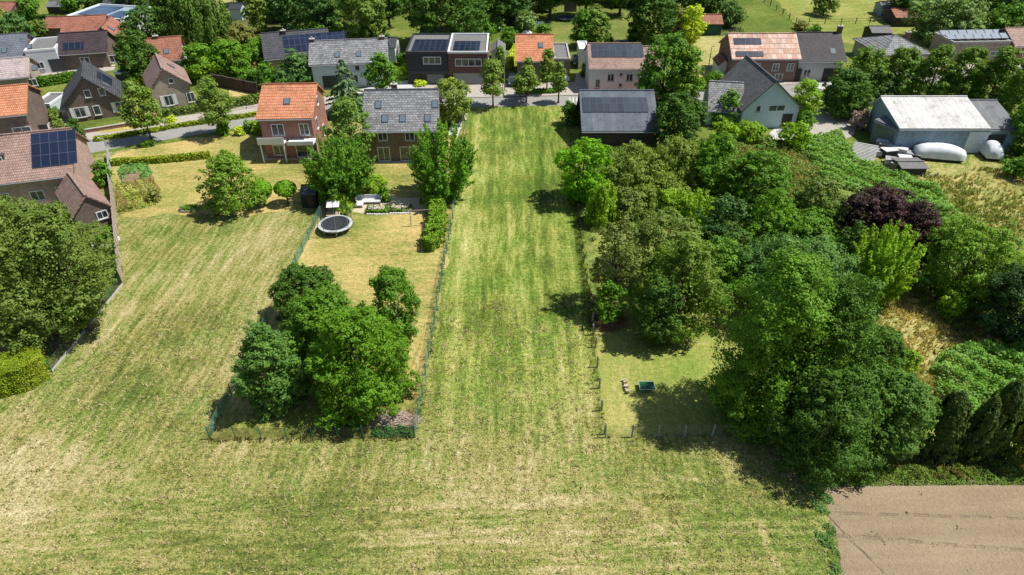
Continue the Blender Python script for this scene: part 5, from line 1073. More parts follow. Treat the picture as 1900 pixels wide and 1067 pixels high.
FE = leafmat('leaf_fern', (.085, .16, .045), (.15, .25, .08), .3, (.34, .42, .17)); CY = leafmat('leaf_cypress', (.016, .030, .008), (.040, .066, .014), .1, (.10, .13, .025)); DRY = leafmat('dry_grass', (.30, .25, .11), (.43, .36, .17), .45, (.60, .52, .29)); GRS = leafmat('green_grass', (.13, .18, .04), (.23, .27, .08), .4, (.38, .36, .14))
HG = leafmat('leaf_hedge', (.10, .135, .012), (.19, .22, .025), .22, (.34, .36, .06)); WHF = leafmat('flowers_cream', (.40, .42, .34), (.62, .62, .54), .2); RB = leafmat('leaf_red_brown', (.10, .05, .04), (.17, .09, .07)); VEG = leafmat('leaf_vegetable', (.06, .14, .05), (.14, .25, .11), .2, (.26, .36, .22))
T = tree
# the cluster in the fenced garden
T('garden_tree', 'dark green rounded tree at the back left of the garden clump', 'tree', (495, 488, 634, 604), DK, 'dome', .3, 1, cover=2.8)
T('garden_tree', 'grey green rounded tree at the near left of the garden clump', 'tree', (434, 600, 562, 762), leafmat('leaf_grey_green', (.04, .085, .028), (.085, .15, .048)), 'dome', .1, 2, cover=2.8)
T('walnut_tree', 'bright green open leaved tree, the largest of the garden clump', 'tree', (560, 560, 764, 768), BR, 'dome', .3, 3, leafk=1.05, cover=2.3, rc=(.15, .27), subs=.07)
T('garden_tree', 'mid green tree in the middle of the garden clump', 'tree', (524, 530, 692, 690), MD, 'dome', .5, 4, cover=2.6)
T('spiky_shrub', 'upright feathery tree at the back right of the garden clump', 'tree', (684, 500, 784, 634), MD, 'round', .4, 5, cover=2.2, rc=(.13, .24))
# big left tree
T('broad_oak', 'huge olive green tree filling the left edge below the brick house', 'tree', (-70, 372, 150, 622), OL, 'dome', 1.2, 6, cover=2.2, rc=(.15, .28), nl=12)
T('broad_oak', 'wide olive tree whose branches reach the cold frame by the board fence', 'tree', (20, 385, 200, 600), OL, 'round', 1.8, 7, cover=2.0, rc=(.16, .28), nl=12)
# garden around the orange house
T('spreading_tree', 'spreading mid green tree on the dry lawn beside the rock edged planting', 'tree', (366, 283, 482, 386), leafmat('leaf_cherry', (.065, .11, .018), (.12, .19, .03)), 'dome', .8, 8, cover=1.9, rc=(.14, .26), leafk=.95, nl=10)
T('topiary_tree', 'ball shaped topiary tree nearest the spreading tree', 'tree', (470, 334, 504, 370), leafmat('leaf_topiary', (.07, .15, .012), (.12, .23, .02)), 'ball', 1.0, 9, cover=3.4, trunkr=.11, parts=('trunk', 'crown'))
T('topiary_tree', 'ball shaped topiary tree next to the black garden shed', 'tree', (509, 334, 549, 366), leafmat('leaf_topiary', (.07, .15, .012), (.12, .23, .02)), 'ball', 1.2, 10, cover=3.4, trunkr=.11)
T('hazel_tree', 'tall vase shaped tree with upright shoots behind the black garden shed', 'tree', (566, 258, 692, 372), MD, 'spiky', .3, 11, cover=2.5)
T('hazel_tree', 'vase shaped tree with upright shoots at the strip corner of the grey roofed house', 'tree', (762, 238, 882, 368), leafmat('leaf_hazel', (.05, .10, .012), (.10, .19, .022), .3), 'spiky', .3, 12, cover=2.4)
T('lilac_bush', 'rounded bush sheltering the white garden sofa', 'bush', (668, 326, 720, 364), YG_, 'round', 0, 13, cover=2.8, parts=('stem', 'foliage'))
T('lilac_bush', 'small bush at the right end of the white garden sofa', 'bush', (702, 346, 724, 374), BR, 'round', 0, 14, cover=2.8, parts=('stem', 'foliage'))
T('laurel_bush', 'bright bush directly behind the netted trampoline', 'bush', (608, 358, 652, 398), YG_, 'round', 0, 15, cover=2.8, parts=('stem', 'foliage'))
T('laurel_bush', 'darker bush between the black shed and the trampoline', 'bush', (592, 338, 636, 385), MD, 'round', 0, 16, cover=2.6, parts=('stem', 'foliage'))
hedge('curved_hedge', 'loose bright hedge curving along the right side of the dry lawn', [(797, 378), (812, 398), (811, 430), (800, 462)], 1.7, 1.8, leafmat('leaf_curved_hedge', (.065, .12, .014), (.125, .20, .024)), seed=3, wob=.5, round_=.85, leafd=3.0)
hedge('laurel_hedge', 'mid green bushes at the mesh fence below the vase shaped tree', [(818, 372), (834, 366)], 2.2, 1.6, MD, seed=4, wob=.3, round_=.5)
hedge('clipped_hedge', 'long low clipped hedge crossing the lawn of the orange house', [(212, 306), (300, 301), (386, 293)], .75, .85, HG, seed=5)
hedge('box_hedge', 'short clipped box hedge standing alone at the near road edge', [(266, 273), (284, 270)], .7, .7, BR, seed=6)
hedge('roadside_hedge', 'low hedge strip between pavement and road nearest the side drive', [(180, 261), (240, 252), (306, 241)], .8, .55, HG, seed=7)
hedge('roadside_hedge', 'long low hedge strip between pavement and road under the second street tree', [(316, 238), (400, 226), (492, 212)], .8, .55, HG, seed=8)
hedge('yard_hedge', 'thick pale hedge block at the left edge of the field', [(-60, 724), (10, 716), (60, 703)], 3.3, 2.5, HG, seed=9, wob=.05, round_=.15, leafd=3.6, Lk=.75)
hedge('verge_hedge', 'low green hedge under the street trees before the vivid orange house', [(964, 173), (1028, 172)], 1.3, .6, MD, seed=10)
hedge('drive_hedge', 'straggly dark hedge along the gravel drive at the left', [(116, 250), (104, 220), (92, 188)], 1.2, 1.1, OL, seed=11, wob=.25)
hedge('front_hedge', 'hedge row before the narrow brick house', [(306, 215), (345, 210), (368, 206)], 1.0, 1.0, OL, seed=12, wob=.15)
hedge('front_hedge', 'long hedge behind the pavement between the second street tree and the orange house', [(428, 199), (460, 194), (494, 187)], 1.5, 1.3, OL, seed=13, wob=.15)
hedge('yellow_hedge', 'vivid yellow green hedge running back beside the vivid orange house', [(946, 128), (952, 112), (958, 98)], 1.0, 1.8, GO, seed=14)
hedge('dark_beech_hedge', 'dark clipped hedge behind the garden left of the vivid orange house', [(932, 91), (958, 91)], 1.2, 1.8, DK, seed=15)
hedge('lime_hedge', 'narrow lime green hedge beside the glazed veranda', [(262, 160), (252, 140)], 1.0, 1.6, GO, seed=16)
hedge('boundary_hedge', 'dark trimmed hedge line behind the weathered red roofs', [(70, 47), (125, 48)], 1.5, 2.2, DK, seed=17)
hedge('yard_edge_hedge', 'trimmed hedge between gravel drive and side street', [(80, 160), (140, 150)], 1.2, 1.6, MD, seed=18)
# street lindens
ST_ = 'young street trees along the pavement'
for i, (b_, lb) in enumerate([((222, 152, 297, 236), 'street linden before the slate gable house'), ((360, 146, 430, 228), 'street linden nearest the long front hedge'), ((888, 112, 940, 176), 'egg shaped street linden before the brown modern house'), ((950, 122, 1004, 168), 'street linden at the left end of the verge hedge'),
        ((1022, 118, 1054, 168), 'slim street linden before the flat garage'), ((998, 92, 1034, 150), 'tall street linden against the front of the vivid orange house'), ((966, 108, 996, 160), 'street linden closest to the vivid orange house wall')]):
    T('street_linden', lb, 'tree', b_, LI, 'egg', 2.2 if i < 6 else 1.8, 20+i, ST_, cover=2.2, rc=(.16, .28), trunkr=.13)
T('street_maple', 'dark green street tree before the white gable end', 'tree', (674, 100, 740, 162), MD, 'egg', 2.0, 28, cover=2.0, rc=(.16, .27))
T('round_shrub', 'bright ball shaped shrub on the road verge beside the lawn', 'shrub', (399, 224, 427, 251), BR, 'round', 0, 30, cover=3, parts=('stem', 'foliage'))
T('round_shrub', 'pale variegated shrub on the verge left of the orange house', 'shrub', (450, 222, 478, 246), SI, 'round', 0, 31, cover=3, parts=('stem', 'foliage'))
T('round_shrub', 'yellow tipped shrub on the verge touching the orange house', 'shrub', (466, 224, 494, 249), YG_, 'round', 0, 32, cover=3, parts=('stem', 'foliage'))
T('round_shrub', 'small golden flowered shrub on the verge', 'shrub', (434, 234, 454, 251), GO, 'round', 0, 33, cover=3, parts=('stem', 'foliage'))
T('round_shrub', 'golden low bush at the path of the narrow brick house', 'shrub', (308, 214, 326, 228), GO, 'round', 0, 34, cover=3, parts=('stem', 'foliage'))
T('leafy_shrub', 'tall dark shrub at the corner of the brick pier and gravel drive', 'shrub', (128, 222, 156, 264), DK, 'round', 0, 35, cover=2.6, parts=('stem', 'foliage'))
T('leafy_shrub', 'green shrub before the outbuilding at the grey board fence', 'shrub', (170, 300, 206, 345), MD, 'round', 0, 36, cover=2.6, parts=('stem', 'foliage'))
T('leafy_shrub', 'shrub under the brick outbuilding wall by the board fence', 'shrub', (178, 420, 214, 450), MD, 'round', 0, 37, cover=2.6, parts=('stem', 'foliage'))
T('light_tree', 'airy light green tree at the street corner of the grey roofed house', 'tree', (796, 150, 874, 222), WI, 'round', .8, 38, cover=2.2)
T('hydrangea', 'white flowering bush left of the side path at the strip', 'bush', (826, 208, 846, 228), WHF, 'round', 0, 39, cover=2.6, parts=('stem', 'foliage'))
T('hydrangea', 'white flowering bush right of the side path at the strip', 'bush', (848, 202, 868, 224), WHF, 'round', 0, 40, cover=2.6, parts=('stem', 'foliage'))
T('blue_spruce', 'broad blue spruce behind the orange house', 'tree', (598, 112, 682, 214), SP_, 'conifer', .2, 41, cover=3.0)
T('pine_tree', 'loose green pine between the orange and grey roofed houses', 'tree', (606, 184, 694, 300), leafmat('leaf_pine', (.06, .11, .03), (.12, .18, .055)), 'round', .8, 42, cover=1.8, rc=(.13, .24))
T('dark_yew', 'dark pointed evergreen left of the long white house', 'tree', (508, 98, 584, 162), BL, 'egg', .3, 43, cover=2.8)
T('leafy_shrub', 'dark bush at the corner of the neighbour lawn', 'shrub', (466, 118, 520, 164), MD, 'round', 0, 44, cover=2.6, parts=('stem', 'foliage'))
T('leafy_shrub', 'green hedge bush in front of the red leaved shrub', 'shrub', (440, 126, 482, 160), BR, 'round', 0, 45, cover=2.6, parts=('stem', 'foliage'))
T('red_shrub', 'reddish brown shrub in front of the solar roofed house', 'shrub', (462, 112, 500, 130), RB, 'round', 0, 46, cover=2.6, parts=('stem', 'foliage'))
T('narrow_cypress', 'narrow dark column shrub at the end of the neighbour lawn', 'shrub', (476, 132, 492, 172), DK, 'column', 0, 47, cover=2.6, parts=('stem', 'foliage'))
T('leafy_shrub', 'dark bushy shrub between the strip end and the barn', 'shrub', (1040, 190, 1082, 232), DK, 'round', 0, 48, cover=3, parts=('stem', 'foliage'))
T('garden_shrub', 'yellow green shrub by the white gable end', 'shrub', (738, 118, 772, 146), YG_, 'round', 0, 49, cover=2.6, parts=('stem', 'foliage'))
T('garden_shrub', 'leafy green shrub behind the white gable end', 'shrub', (736, 98, 764, 120), MD, 'round', 0, 50, cover=2.6, parts=('stem', 'foliage'))
T('garden_shrub', 'small bright tree by the slim lamp left of the yellow hedge', 'shrub', (918, 88, 936, 134), BR, 'egg', .3, 51, cover=2.4)
T('garden_shrub', 'olive shrub on the drive left of the white house', 'shrub', (1076, 118, 1092, 144), OL, 'round', 0, 52, cover=2.4, parts=('stem', 'foliage'))
T('garden_shrub', 'lime clump before the black modern house', 'shrub', (766, 146, 794, 160), GO, 'round', 0, 53, cover=2.6, parts=('stem', 'foliage'))
T('garden_shrub', 'lime clump between the two modern doors', 'shrub', (824, 144, 848, 160), GO, 'round', 0, 54, cover=2.6, parts=('stem', 'foliage'))
# behind: left and centre
T('round_dark_tree', 'round dark tree between orange red gable and red roof', 'tree', (210, 62, 288, 148), DK, 'round', 1, 60, cover=2.6)
T('round_dark_tree', 'bushy dark tree right of the white modern house', 'tree', (228, 14, 314, 78), leafmat('leaf_grey_dark', (.035, .065, .028), (.06, .11, .04)), 'round', .5, 61, cover=2.6)
T('weeping_willow', 'tall dark willow behind the red roof with hanging branches', 'tree', (318, -25, 420, 90), leafmat('leaf_willow_dark', (.05, .085, .025), (.095, .145, .042)), 'weep', 1, 62, cover=2.4)
T('tall_dark_tree', 'tall dark tree left of the drooping willow', 'tree', (280, -40, 352, 80), DK, 'round', 2, 63, cover=2.4)
T('hedge_tree', 'bright bushy tree left of the dark brown screen', 'tree', (338, 82, 408, 148), BR, 'round', 0, 64, cover=2.6, subs=.1)
T('hedge_tree', 'bright bushy tree touching the dark brown screen', 'tree', (390, 76, 462, 146), BR, 'round', 0, 65, cover=2.6)
T('hedge_tree', 'yellow green bush low before the bright bushy trees', 'tree', (350, 104, 430, 150), YG_, 'round', 0, 66, cover=2.6)
T('hedge_tree', 'bright tree above the red leaved shrub', 'tree', (448, 72, 520, 122), BR, 'round', 0, 67, cover=2.6)
T('hedge_tree', 'bright tree left of the solar panels', 'tree', (500, 58, 560, 100), BR, 'round', 0, 68, cover=2.6)
T('hedge_tree', 'bright tree above the solar panels', 'tree', (546, 38, 610, 80), BR, 'round', 0, 69, cover=2.6)
T('brown_bush', 'grey brown thicket between willow and bright hedge trees', 'bush', (408, 44, 480, 100), BN, 'round', 0, 70, cover=2.4, parts=('stem', 'foliage'))
T('brown_bush', 'olive brown thicket beside the dry grass gap', 'bush', (376, 40, 440, 90), OL, 'round', 0, 71, cover=2.4, parts=('stem', 'foliage'))
T('field_tree', 'green tree above the small dark roofed hut', 'tree', (450, -10, 500, 58), OL, 'round', .5, 72)
T('wood_tree', 'grey green tree at the left end of the top wood', 'tree', (496, -30, 568, 50), BL, 'round', 1, 73)
T('wood_tree', 'dark tree above the flat roofed shed', 'tree', (556, -30, 640, 62), BL, 'round', 1, 74)
T('wood_tree', 'small pointed dark tree left of the play tower', 'tree', (584, 12, 636, 70), leafmat('leaf_teal', (.025, .06, .025), (.05, .10, .04)), 'egg', .5, 75)
T('pale_willow', 'large pale green willow behind the long white house', 'tree', (616, -28, 722, 84), leafmat('leaf_pale', (.06, .095, .025), (.115, .165, .045)), 'round', .8, 76, cover=2.4)
T('wood_tree', 'dark tree right of the pale willow top', 'tree', (690, -40, 745, 34), DK, 'round', 2, 77)
T('big_dark_tree', 'big dark tree with thick leaning trunk behind the modern houses', 'tree', (742, -62, 912, 64), DK, 'dome', 3, 78, cover=2.1, rc=(.16, .28), trunkr=.5, nl=12)
T('garden_shrub', 'blue green bush by the long lawn', 'shrub', (700, 62, 732, 84), BL, 'round', 0, 79, cover=2.4, parts=('stem', 'foliage'))
T('wood_tree', 'tall dark tree in the middle of the top wood', 'tree', (888, -60, 962, 28), DK, 'round', 3, 80)
T('wood_tree', 'dark spruce like tree before the top wood', 'tree', (930, -50, 990, 40), leafmat('leaf_teal', (.025, .06, .025), (.05, .10, .04)), 'egg', 1, 81)
T('wood_tree', 'dark tree over the board screen', 'tree', (985, -70, 1060, 12), DK, 'round', 3, 82)
T('wood_tree', 'dark tree over the thin goal', 'tree', (1050, -75, 1130, 8), DK, 'round', 3, 83)
T('wood_tree', 'dark tree at the far lawn corner', 'tree', (1120, -75, 1190, 10), DK, 'round', 2.5, 84)
T('lawn_tree', 'pointed light edged tree on the far lawn, the front one', 'tree', (1058, 20, 1108, 84), MD, 'egg', .6, 85, cover=2.4)
T('lawn_tree', 'grey green tree on the far lawn, behind the pointed one', 'tree', (1078, 12, 1134, 82), leafmat('leaf_pale', (.06, .095, .025), (.115, .165, .045)), 'egg', .6, 86, cover=2.4)
T('oak_tree', 'dense dark oak right of the far lawn', 'tree', (1168, -30, 1262, 78), DK, 'round', 1, 87, cover=2.4)
T('olive_tree', 'olive brown tree beside the dense dark oak', 'tree', (1232, 14, 1282, 70), BN, 'round', 1, 88)
T('golden_tree', 'yellow green tree beside the red roofed shed', 'tree', (1262, 12, 1308, 78), GO, 'round', 1, 89, cover=2.0)
T('wood_tree', 'dark tree above the red roofed shed', 'tree', (1288, -40, 1352, 34), DK, 'round', 1, 90)
T('round_olive_tree', 'round grey olive tree at the edge of the green paddock', 'tree', (1328, 4, 1382, 46), leafmat('leaf_grey_dark', (.035, .065, .028), (.06, .11, .04)), 'round', .6, 91)
T('meadow_tree', 'small lone tree in the big meadow', 'tree', (1508, -10, 1558, 22), OL, 'dome', 1.0, 92)
T('fence_shrub', 'dark bramble hedge at the meadow fence corner', 'shrub', (1474, 38, 1500, 56), BN, 'round', 0, 93, parts=('stem', 'foliage'))
T('fence_shrub', 'green bramble hedge below the meadow fence corner', 'shrub', (1496, 46, 1524, 68), MD, 'round', 0, 94, parts=('stem', 'foliage'))
T('silver_willow', 'broad silver green willow beyond the long field shelter', 'tree', (1698, -14, 1840, 76), SI, 'dome', .5, 95, cover=2.6)
T('right_wood_tree', 'bright green tree at the top right corner', 'tree', (1836, 8, 1925, 82), MD, 'round', .6, 96)
T('right_wood_tree', 'dark tree behind the silver willow', 'tree', (1800, -45, 1900, 34), DK, 'round', 1.5, 97)
T('right_wood_tree', 'dark tree at the head of the big meadow', 'tree', (1655, -45, 1730, 24), DK, 'round', 1.5, 98)
for i, (b_, m_, lb) in enumerate([((0, 26, 62, 82), BL, 'bluish bushy tree left of the low red outbuilding'), ((30, -6, 70, 32), MD, 'leaning green tree on the far left lawn'), ((112, -14, 152, 24), MD, 'green tree behind the dark field shelter'), ((150, -16, 200, 22), DK, 'dark tree left of the grey ridge'), ((60, 38, 96, 66), OL, 'olive bush beside the low red outbuilding'), ((-30, 10, 8, 40), BN, 'grey bush at the top left corner')]):
    T('garden_tree', lb, 'tree', b_, m_, 'round', .5, 100+i)
# right: in front of the street
T('tall_oak', 'tall dark green tree right of the white house', 'tree', (1180, 68, 1288, 196), MD, 'round', .8, 110, cover=2.4)
T('tall_oak', 'tall tree beside the hay meadow with yellowish right side', 'tree', (1240, 92, 1312, 205), leafmat('leaf_cherry', (.065, .11, .018), (.12, .19, .03)), 'egg', .8, 111, cover=2.4)
T('tall_oak', 'rounded dark tree at the right end of the barn', 'tree', (1212, 176, 1306, 268), DK, 'round', .5, 112, cover=2.6)
for i, (b_, m_, lb) in enumerate([((1316, 170, 1378, 232), MD, 'green tree in front of the low grey roofed wing'), ((1306, 132, 1346, 166), BR, 'yellow green bush left of the pale blue gable'), ((1466, 150, 1522, 224), YG_, 'yellow green bush right of the pale blue gable'), ((1478, 206, 1512, 240), MD, 'dark lower bush right of the pale blue gable'),
        ((1320, 224, 1368, 268), YG_, 'lime bush below the low grey roofed wing'), ((1362, 226, 1420, 268), YG_, 'lime bush below the pale blue gable'), ((1446, 228, 1504, 276), YG_, 'lime bush where the bramble band starts'), ((1400, 250, 1440, 276), OL, 'small olive bush at the gravel path')]):
    T('garden_bush', lb, 'bush', b_, m_, 'round', 0, 120+i, parts=('stem', 'foliage'))
T('holm_oak', 'large dark rounded bush between gravel yard and warehouse', 'tree', (1528, 132, 1622, 218), DK, 'round', 0, 130, cover=2.8)
T('holm_oak', 'grey green bush behind the large dark rounded bush', 'tree', (1604, 132, 1668, 186), BL, 'round', 0, 131, cover=2.6)
HB = 'hornbeams behind the warehouse'
for i, (x0, y0, x1, y1, lb) in enumerate([(1560, 92, 1652, 178, 'hornbeam nearest the charcoal roof'), (1632, 90, 1712, 180, 'hornbeam in front of the hipped bungalow'), (1694, 88, 1776, 184, 'hornbeam right of the hipped bungalow'), (1758, 90, 1834, 190, 'hornbeam below the flat solar building'), (1812, 92, 1890, 200, 'hornbeam at the right end of the flat solar building'), (1868, 96, 1965, 230, 'hornbeam at the right edge of the row')]):
    T('hornbeam', lb, 'tree', (x0, y0, x1, y1), leafmat('leaf_hornbeam', (.055, .095, .018), (.11, .17, .035), .28, (.19, .25, .07)), 'dome', .3, 132+i, HB, cover=2.5, rc=(.16, .28))
T('rose_bush', 'pinkish flowering bush at the left corner of the green lean-to', 'bush', (1578, 204, 1614, 240), leafmat('flowers_pink', (.20, .15, .11), (.40, .30, .26), .2), 'round', 0, 140, parts=('stem', 'foliage'))
T('edge_tree', 'dark tree at the right edge beside the warehouse', 'tree', (1872, 190, 1960, 290), MD, 'round', 0, 141)
T('edge_tree', 'dark bush below the warehouse at the right edge', 'tree', (1868, 286, 1960, 340), MD, 'round', 0, 142)
# the grove right of the strip
GR = [('maple_tree', 'vivid green dense tree touching the mown strip', (1028, 258, 1136, 372), leafmat('leaf_vivid', (.065, .14, .006), (.12, .24, .010), .3), 'round', .6, {}),
 ('birch_tree', 'airy olive tree with a visible leaning trunk in the grove', (1110, 264, 1240, 362), WI, 'dome', .8, dict(cover=2.0, rc=(.13, .24))), ('birch_tree', 'airy yellowish tree right of the leaning trunk', (1200, 258, 1300, 350), WI, 'weep', .6, {}), ('birch_tree', 'low airy olive tree in front of the leaning trunk', (1150, 310, 1290, 392), WI, 'dome', .3, dict(cover=2.0, rc=(.13, .24))),
 ('grove_shrub', 'olive shrub at the thin fence below the vivid tree', (1088, 342, 1150, 418), YG_, 'weep', 0, {}), ('grove_shrub', 'yellow tinted shrub under the airy olive tree', (1136, 352, 1200, 420), OL, 'round', 0, {}),
 ('grove_tree', 'bright tree behind the grove near the lime bushes', (1282, 252, 1372, 366), BR, 'round', 0, {}), ('grove_tree', 'mid green tree at the dry patch', (1356, 278, 1474, 384), MD, 'round', .5, {}),
 ('grove_shrub', 'lime shrub in the middle of the grove', (1208, 352, 1278, 412), YG_, 'round', 0, {}), ('grove_shrub', 'lime shrub left of the bluish grove tree', (1262, 356, 1330, 424), YG_, 'spiky', 0, {}),
 ('grove_tree', 'bluish dark tree in the heart of the grove', (1298, 370, 1392, 474), leafmat('leaf_teal', (.025, .06, .025), (.05, .10, .04)), 'round', .5, {}), ('grove_tree', 'bright feathery tree right of the bluish one', (1368, 356, 1480, 480), BR, 'round', .5, {}),
 ('grove_tree', 'olive tree left of the purple tree', (1468, 330, 1572, 430), OL, 'round', 0, {}), ('grove_tree', 'green shrubby tree below the dry patch', (1456, 390, 1560, 470), MD, 'round', 0, {}),
 ('twiggy_tree', 'half bare twiggy tree beside the thin fence', (1092, 408, 1196, 545), leafmat('leaf_twiggy', (.07, .085, .03), (.125, .145, .05), .25, (.26, .26, .13)), 'round', 1.8, dict(cover=1.0, nl=24)), ('spreading_cherry', 'spreading olive tree behind the wide tree over the inner lawn', (1150, 392, 1320, 520), OL, 'dome', .8, dict(cover=2.2, rc=(.13, .24), nl=9)), ('spreading_cherry', 'wide spreading dark tree over the inner lawn', (1180, 436, 1356, 614), leafmat('leaf_cherry_dark', (.055, .09, .018), (.11, .165, .034), .25, (.24, .30, .07)), 'dome', 1.0, dict(cover=2.0, nl=12, rc=(.14, .25))),
 ('grove_shrub', 'low green shrub by the brown heap at the fence', (1100, 520, 1165, 600), MD, 'round', 0, dict(cover=1.6)), ('grove_shrub', 'dark shrub under the wide spreading tree', (1180, 520, 1262, 640), DK, 'round', .3, dict(cover=1.8)),
 ('grove_shrub', 'mid green shrub between the wide spreading tree and the giant group', (1286, 440, 1374, 560), MD, 'round', 0, {}),
 ('grove_shrub', 'dark undergrowth shrub behind the blue green dome', (1330, 430, 1400, 520), DK, 'round', 0, {}),
 ('grove_shrub', 'dark shrub below the bright feathery tree', (1392, 420, 1470, 500), DK, 'round', 0, {}),
 ('domed_tree', 'blue green domed tree at the back of the giant group', (1372, 428, 1582, 600), leafmat('leaf_dome', (.04, .085, .03), (.085, .15, .055)), 'round', .5, dict(cover=2.6)),
 ('giant_tree', 'giant mid green tree overhanging the striped lawn', (1326, 478, 1566, 800), leafmat('leaf_giant', (.045, .095, .012), (.09, .165, .02)), 'dome', 0, dict(cover=2.4, rc=(.14, .25))),
 ('giant_tree', 'lower green crown at the left foot of the giant group', (1338, 600, 1500, 800), leafmat('leaf_giant', (.045, .095, .012), (.09, .165, .02)), 'dome', 0, dict(cover=2.6, rc=(.15, .26))),
 ('giant_tree', 'giant dark tree right of the striped lawn group', (1450, 520, 1638, 790), leafmat('leaf_giant_dark', (.035, .072, .014), (.065, .12, .022)), 'dome', 0, dict(cover=2.6, rc=(.15, .26))),
 ('giant_tree', 'dark green tree nearest the ploughed field', (1438, 680, 1640, 884), DK, 'dome', 0, dict(cover=2.6)),
 ('giant_tree', 'bushy green tree above the ploughed field corner', (1590, 690, 1738, 852), leafmat('leaf_bushy', (.04, .085, .022), (.08, .14, .038)), 'round', 0, dict(cover=2.6)), ('giant_tree', 'dark bush between the giant trees and the dry clearing', (1580, 610, 1674, 728), DK, 'round', 0, dict(cover=2.6)),
 ('purple_tree', 'dark purple leaved tree, its left crown', (1556, 344, 1700, 466), PU, 'round', .3, dict(cover=2.8)), ('purple_tree', 'dark purple leaved tree, its lower right crown', (1630, 378, 1744, 502), PU, 'round', .3, dict(cover=2.8)),
 ('robinia', 'yellow green feathery tree in front of the purple tree', (1578, 426, 1696, 566), YG_, 'spiky', .2, dict(cover=2.8)), ('grove_tree', 'dark green filler tree left of the yellow green feathery one', (1540, 420, 1610, 540), DK, 'round', 0, {}),
 ('elder_tree', 'olive green tree on the edge of the wild meadow', (1716, 408, 1884, 566), leafmat('leaf_cherry', (.065, .11, .018), (.12, .19, .03)), 'round', 0, dict(cover=2.4)), ('elder_tree', 'yellow green shrub right of the olive meadow tree', (1836, 468, 1920, 560), YG_, 'round', 0, {}),
 ('dark_holly', 'very dark bluish tree at the right edge', (1832, 490, 1990, 640), leafmat('leaf_holly', (.018, .042, .02), (.04, .075, .035)), 'round', .2, dict(cover=2.4)),
 ('clearing_bush', 'small lime bush standing in the dry clearing', (1664, 648, 1706, 702), YG_, 'round', 0, dict(cover=2.2)), ('clearing_bush', 'pale bush at the top of the dry clearing', (1740, 540, 1790, 592), YG_, 'round', 0, dict(cover=1.8)),
 ('fringe_bush', 'pale green bush in front of the cypresses', (1832, 820, 1888, 868), leafmat('leaf_fringe', (.08, .14, .05), (.15, .23, .09)), 'round', 0, {}),
]
for i, (nm, lb, b_, m_, kd, clr, kw) in enumerate(GR):
    sh = 'shrub' in nm or 'bush' in nm or 'mound' in nm
    T(nm, lb, 'bush' if sh else 'tree', b_, m_, kd, clr, 200+i, parts=('stem', 'foliage') if sh else ('trunk', 'crown'), **kw)
CYP = 'cypresses by the ploughed field'
for i, (b_, m_, lb) in enumerate([((1720, 724, 1794, 850), CY, 'leftmost cypress above the ploughed field'), ((1792, 738, 1842, 856), CY, 'dark cypress behind the white board'), ((1816, 706, 1888, 848), CY, 'broad cypress behind the pale green bush'), ((1856, 690, 1930, 840), leafmat('leaf_cypress_gold', (.09, .11, .014), (.18, .19, .025), .15), 'golden tinted cypress at the right edge'), ((1886, 740, 1970, 870), CY, 'cypress cut by the right edge')]):
    T('cypress', lb, 'tree', b_, m_, 'flame', 0, 260+i, CYP, cover=3.4)
# masses nobody could count
thicket('bramble_thicket', 'mass of pale green creeper sweeping from the gravel yard past the purple tree', 'creeper', [(1470, 262), (1560, 246), (1590, 300), (1650, 322), (1740, 350), (1790, 420), (1800, 480), (1740, 480), (1700, 400), (1600, 360), (1520, 340), (1500, 300)], 1.5, FE, 3)
thicket('bracken', 'pale fern green mass of bracken behind the cypresses', 'bracken', [(1722, 690), (1750, 650), (1820, 640), (1960, 650), (2050, 720), (1960, 770), (1760, 780)], 1.7, FE, 5, 1.2, 3.0, 1.9)
thicket('undergrowth', 'dark low undergrowth below the grove trees', 'undergrowth', [(1084, 300), (1160, 262), (1500, 262), (1560, 380), (1700, 520), (1600, 560), (1620, 680), (1600, 800), (1500, 860), (1440, 800), (1530, 620), (1480, 500), (1300, 420), (1100, 380)], .9, OL, 7, 1.2, 1.5, 2.4)
thicket('field_edge_weeds', 'dark green weeds along the top edge of the ploughed field', 'weeds', [(1440, 836), (1540, 868), (1700, 862), (1800, 850), (2050, 850), (2050, 902), (1800, 900), (1540, 903), (1480, 872)], .8, leafmat('leaf_weed', (.06, .10, .03), (.12, .17, .05)), 9, .8, 2.0, 1.1)
blades('tall_grass', 'dry brown tall grass between the weeds and the cypresses', 'grass', [(1640, 872), (1740, 838), (1850, 862), (1960, 880), (1800, 892), (1660, 890)], .7, leafmat('grass_brown', (.13, .12, .05), (.24, .20, .09), .35, (.40, .32, .17)), 7, 3)
for i, (pts, lb) in enumerate([([(1484, 898), (1536, 900), (1552, 945), (1534, 962), (1500, 940)], 'clump of weeds at the corner of the ploughed field'), ([(1500, 968), (1542, 965), (1560, 1005), (1550, 1026), (1520, 1016)], 'clump of weeds along the field edge, below the corner'), ([(1522, 1012), (1554, 1012), (1570, 1080), (1545, 1080)], 'clump of weeds at the bottom edge of the ploughed field')]):
    thicket('field_edge_weeds', lb, 'weeds', pts, .35, leafmat('leaf_weed_blue', (.045, .095, .045), (.09, .165, .08)), 20+i, .75, 1.9, .7, .25, ragged=-.05)
thicket('vegetable_rows', 'green vegetable plants in the bed below the low clipped hedge', 'vegetables', [(218, 318), (226, 309), (272, 304), (284, 320), (276, 334), (256, 336), (262, 320), (236, 324), (226, 338)], .6, VEG, 30, .8, 1.7, .8, .3)
thicket('flower_meadow', 'patch of mixed wild flowers and bushes by the grey board fence', 'flowers', [(216, 342), (282, 334), (298, 356), (290, 380), (222, 398), (216, 370)], .7, leafmat('leaf_patch', (.12, .15, .05), (.26, .26, .10), .2, (.45, .38, .20)), 31, .8, 2.0, 1.0, .4)
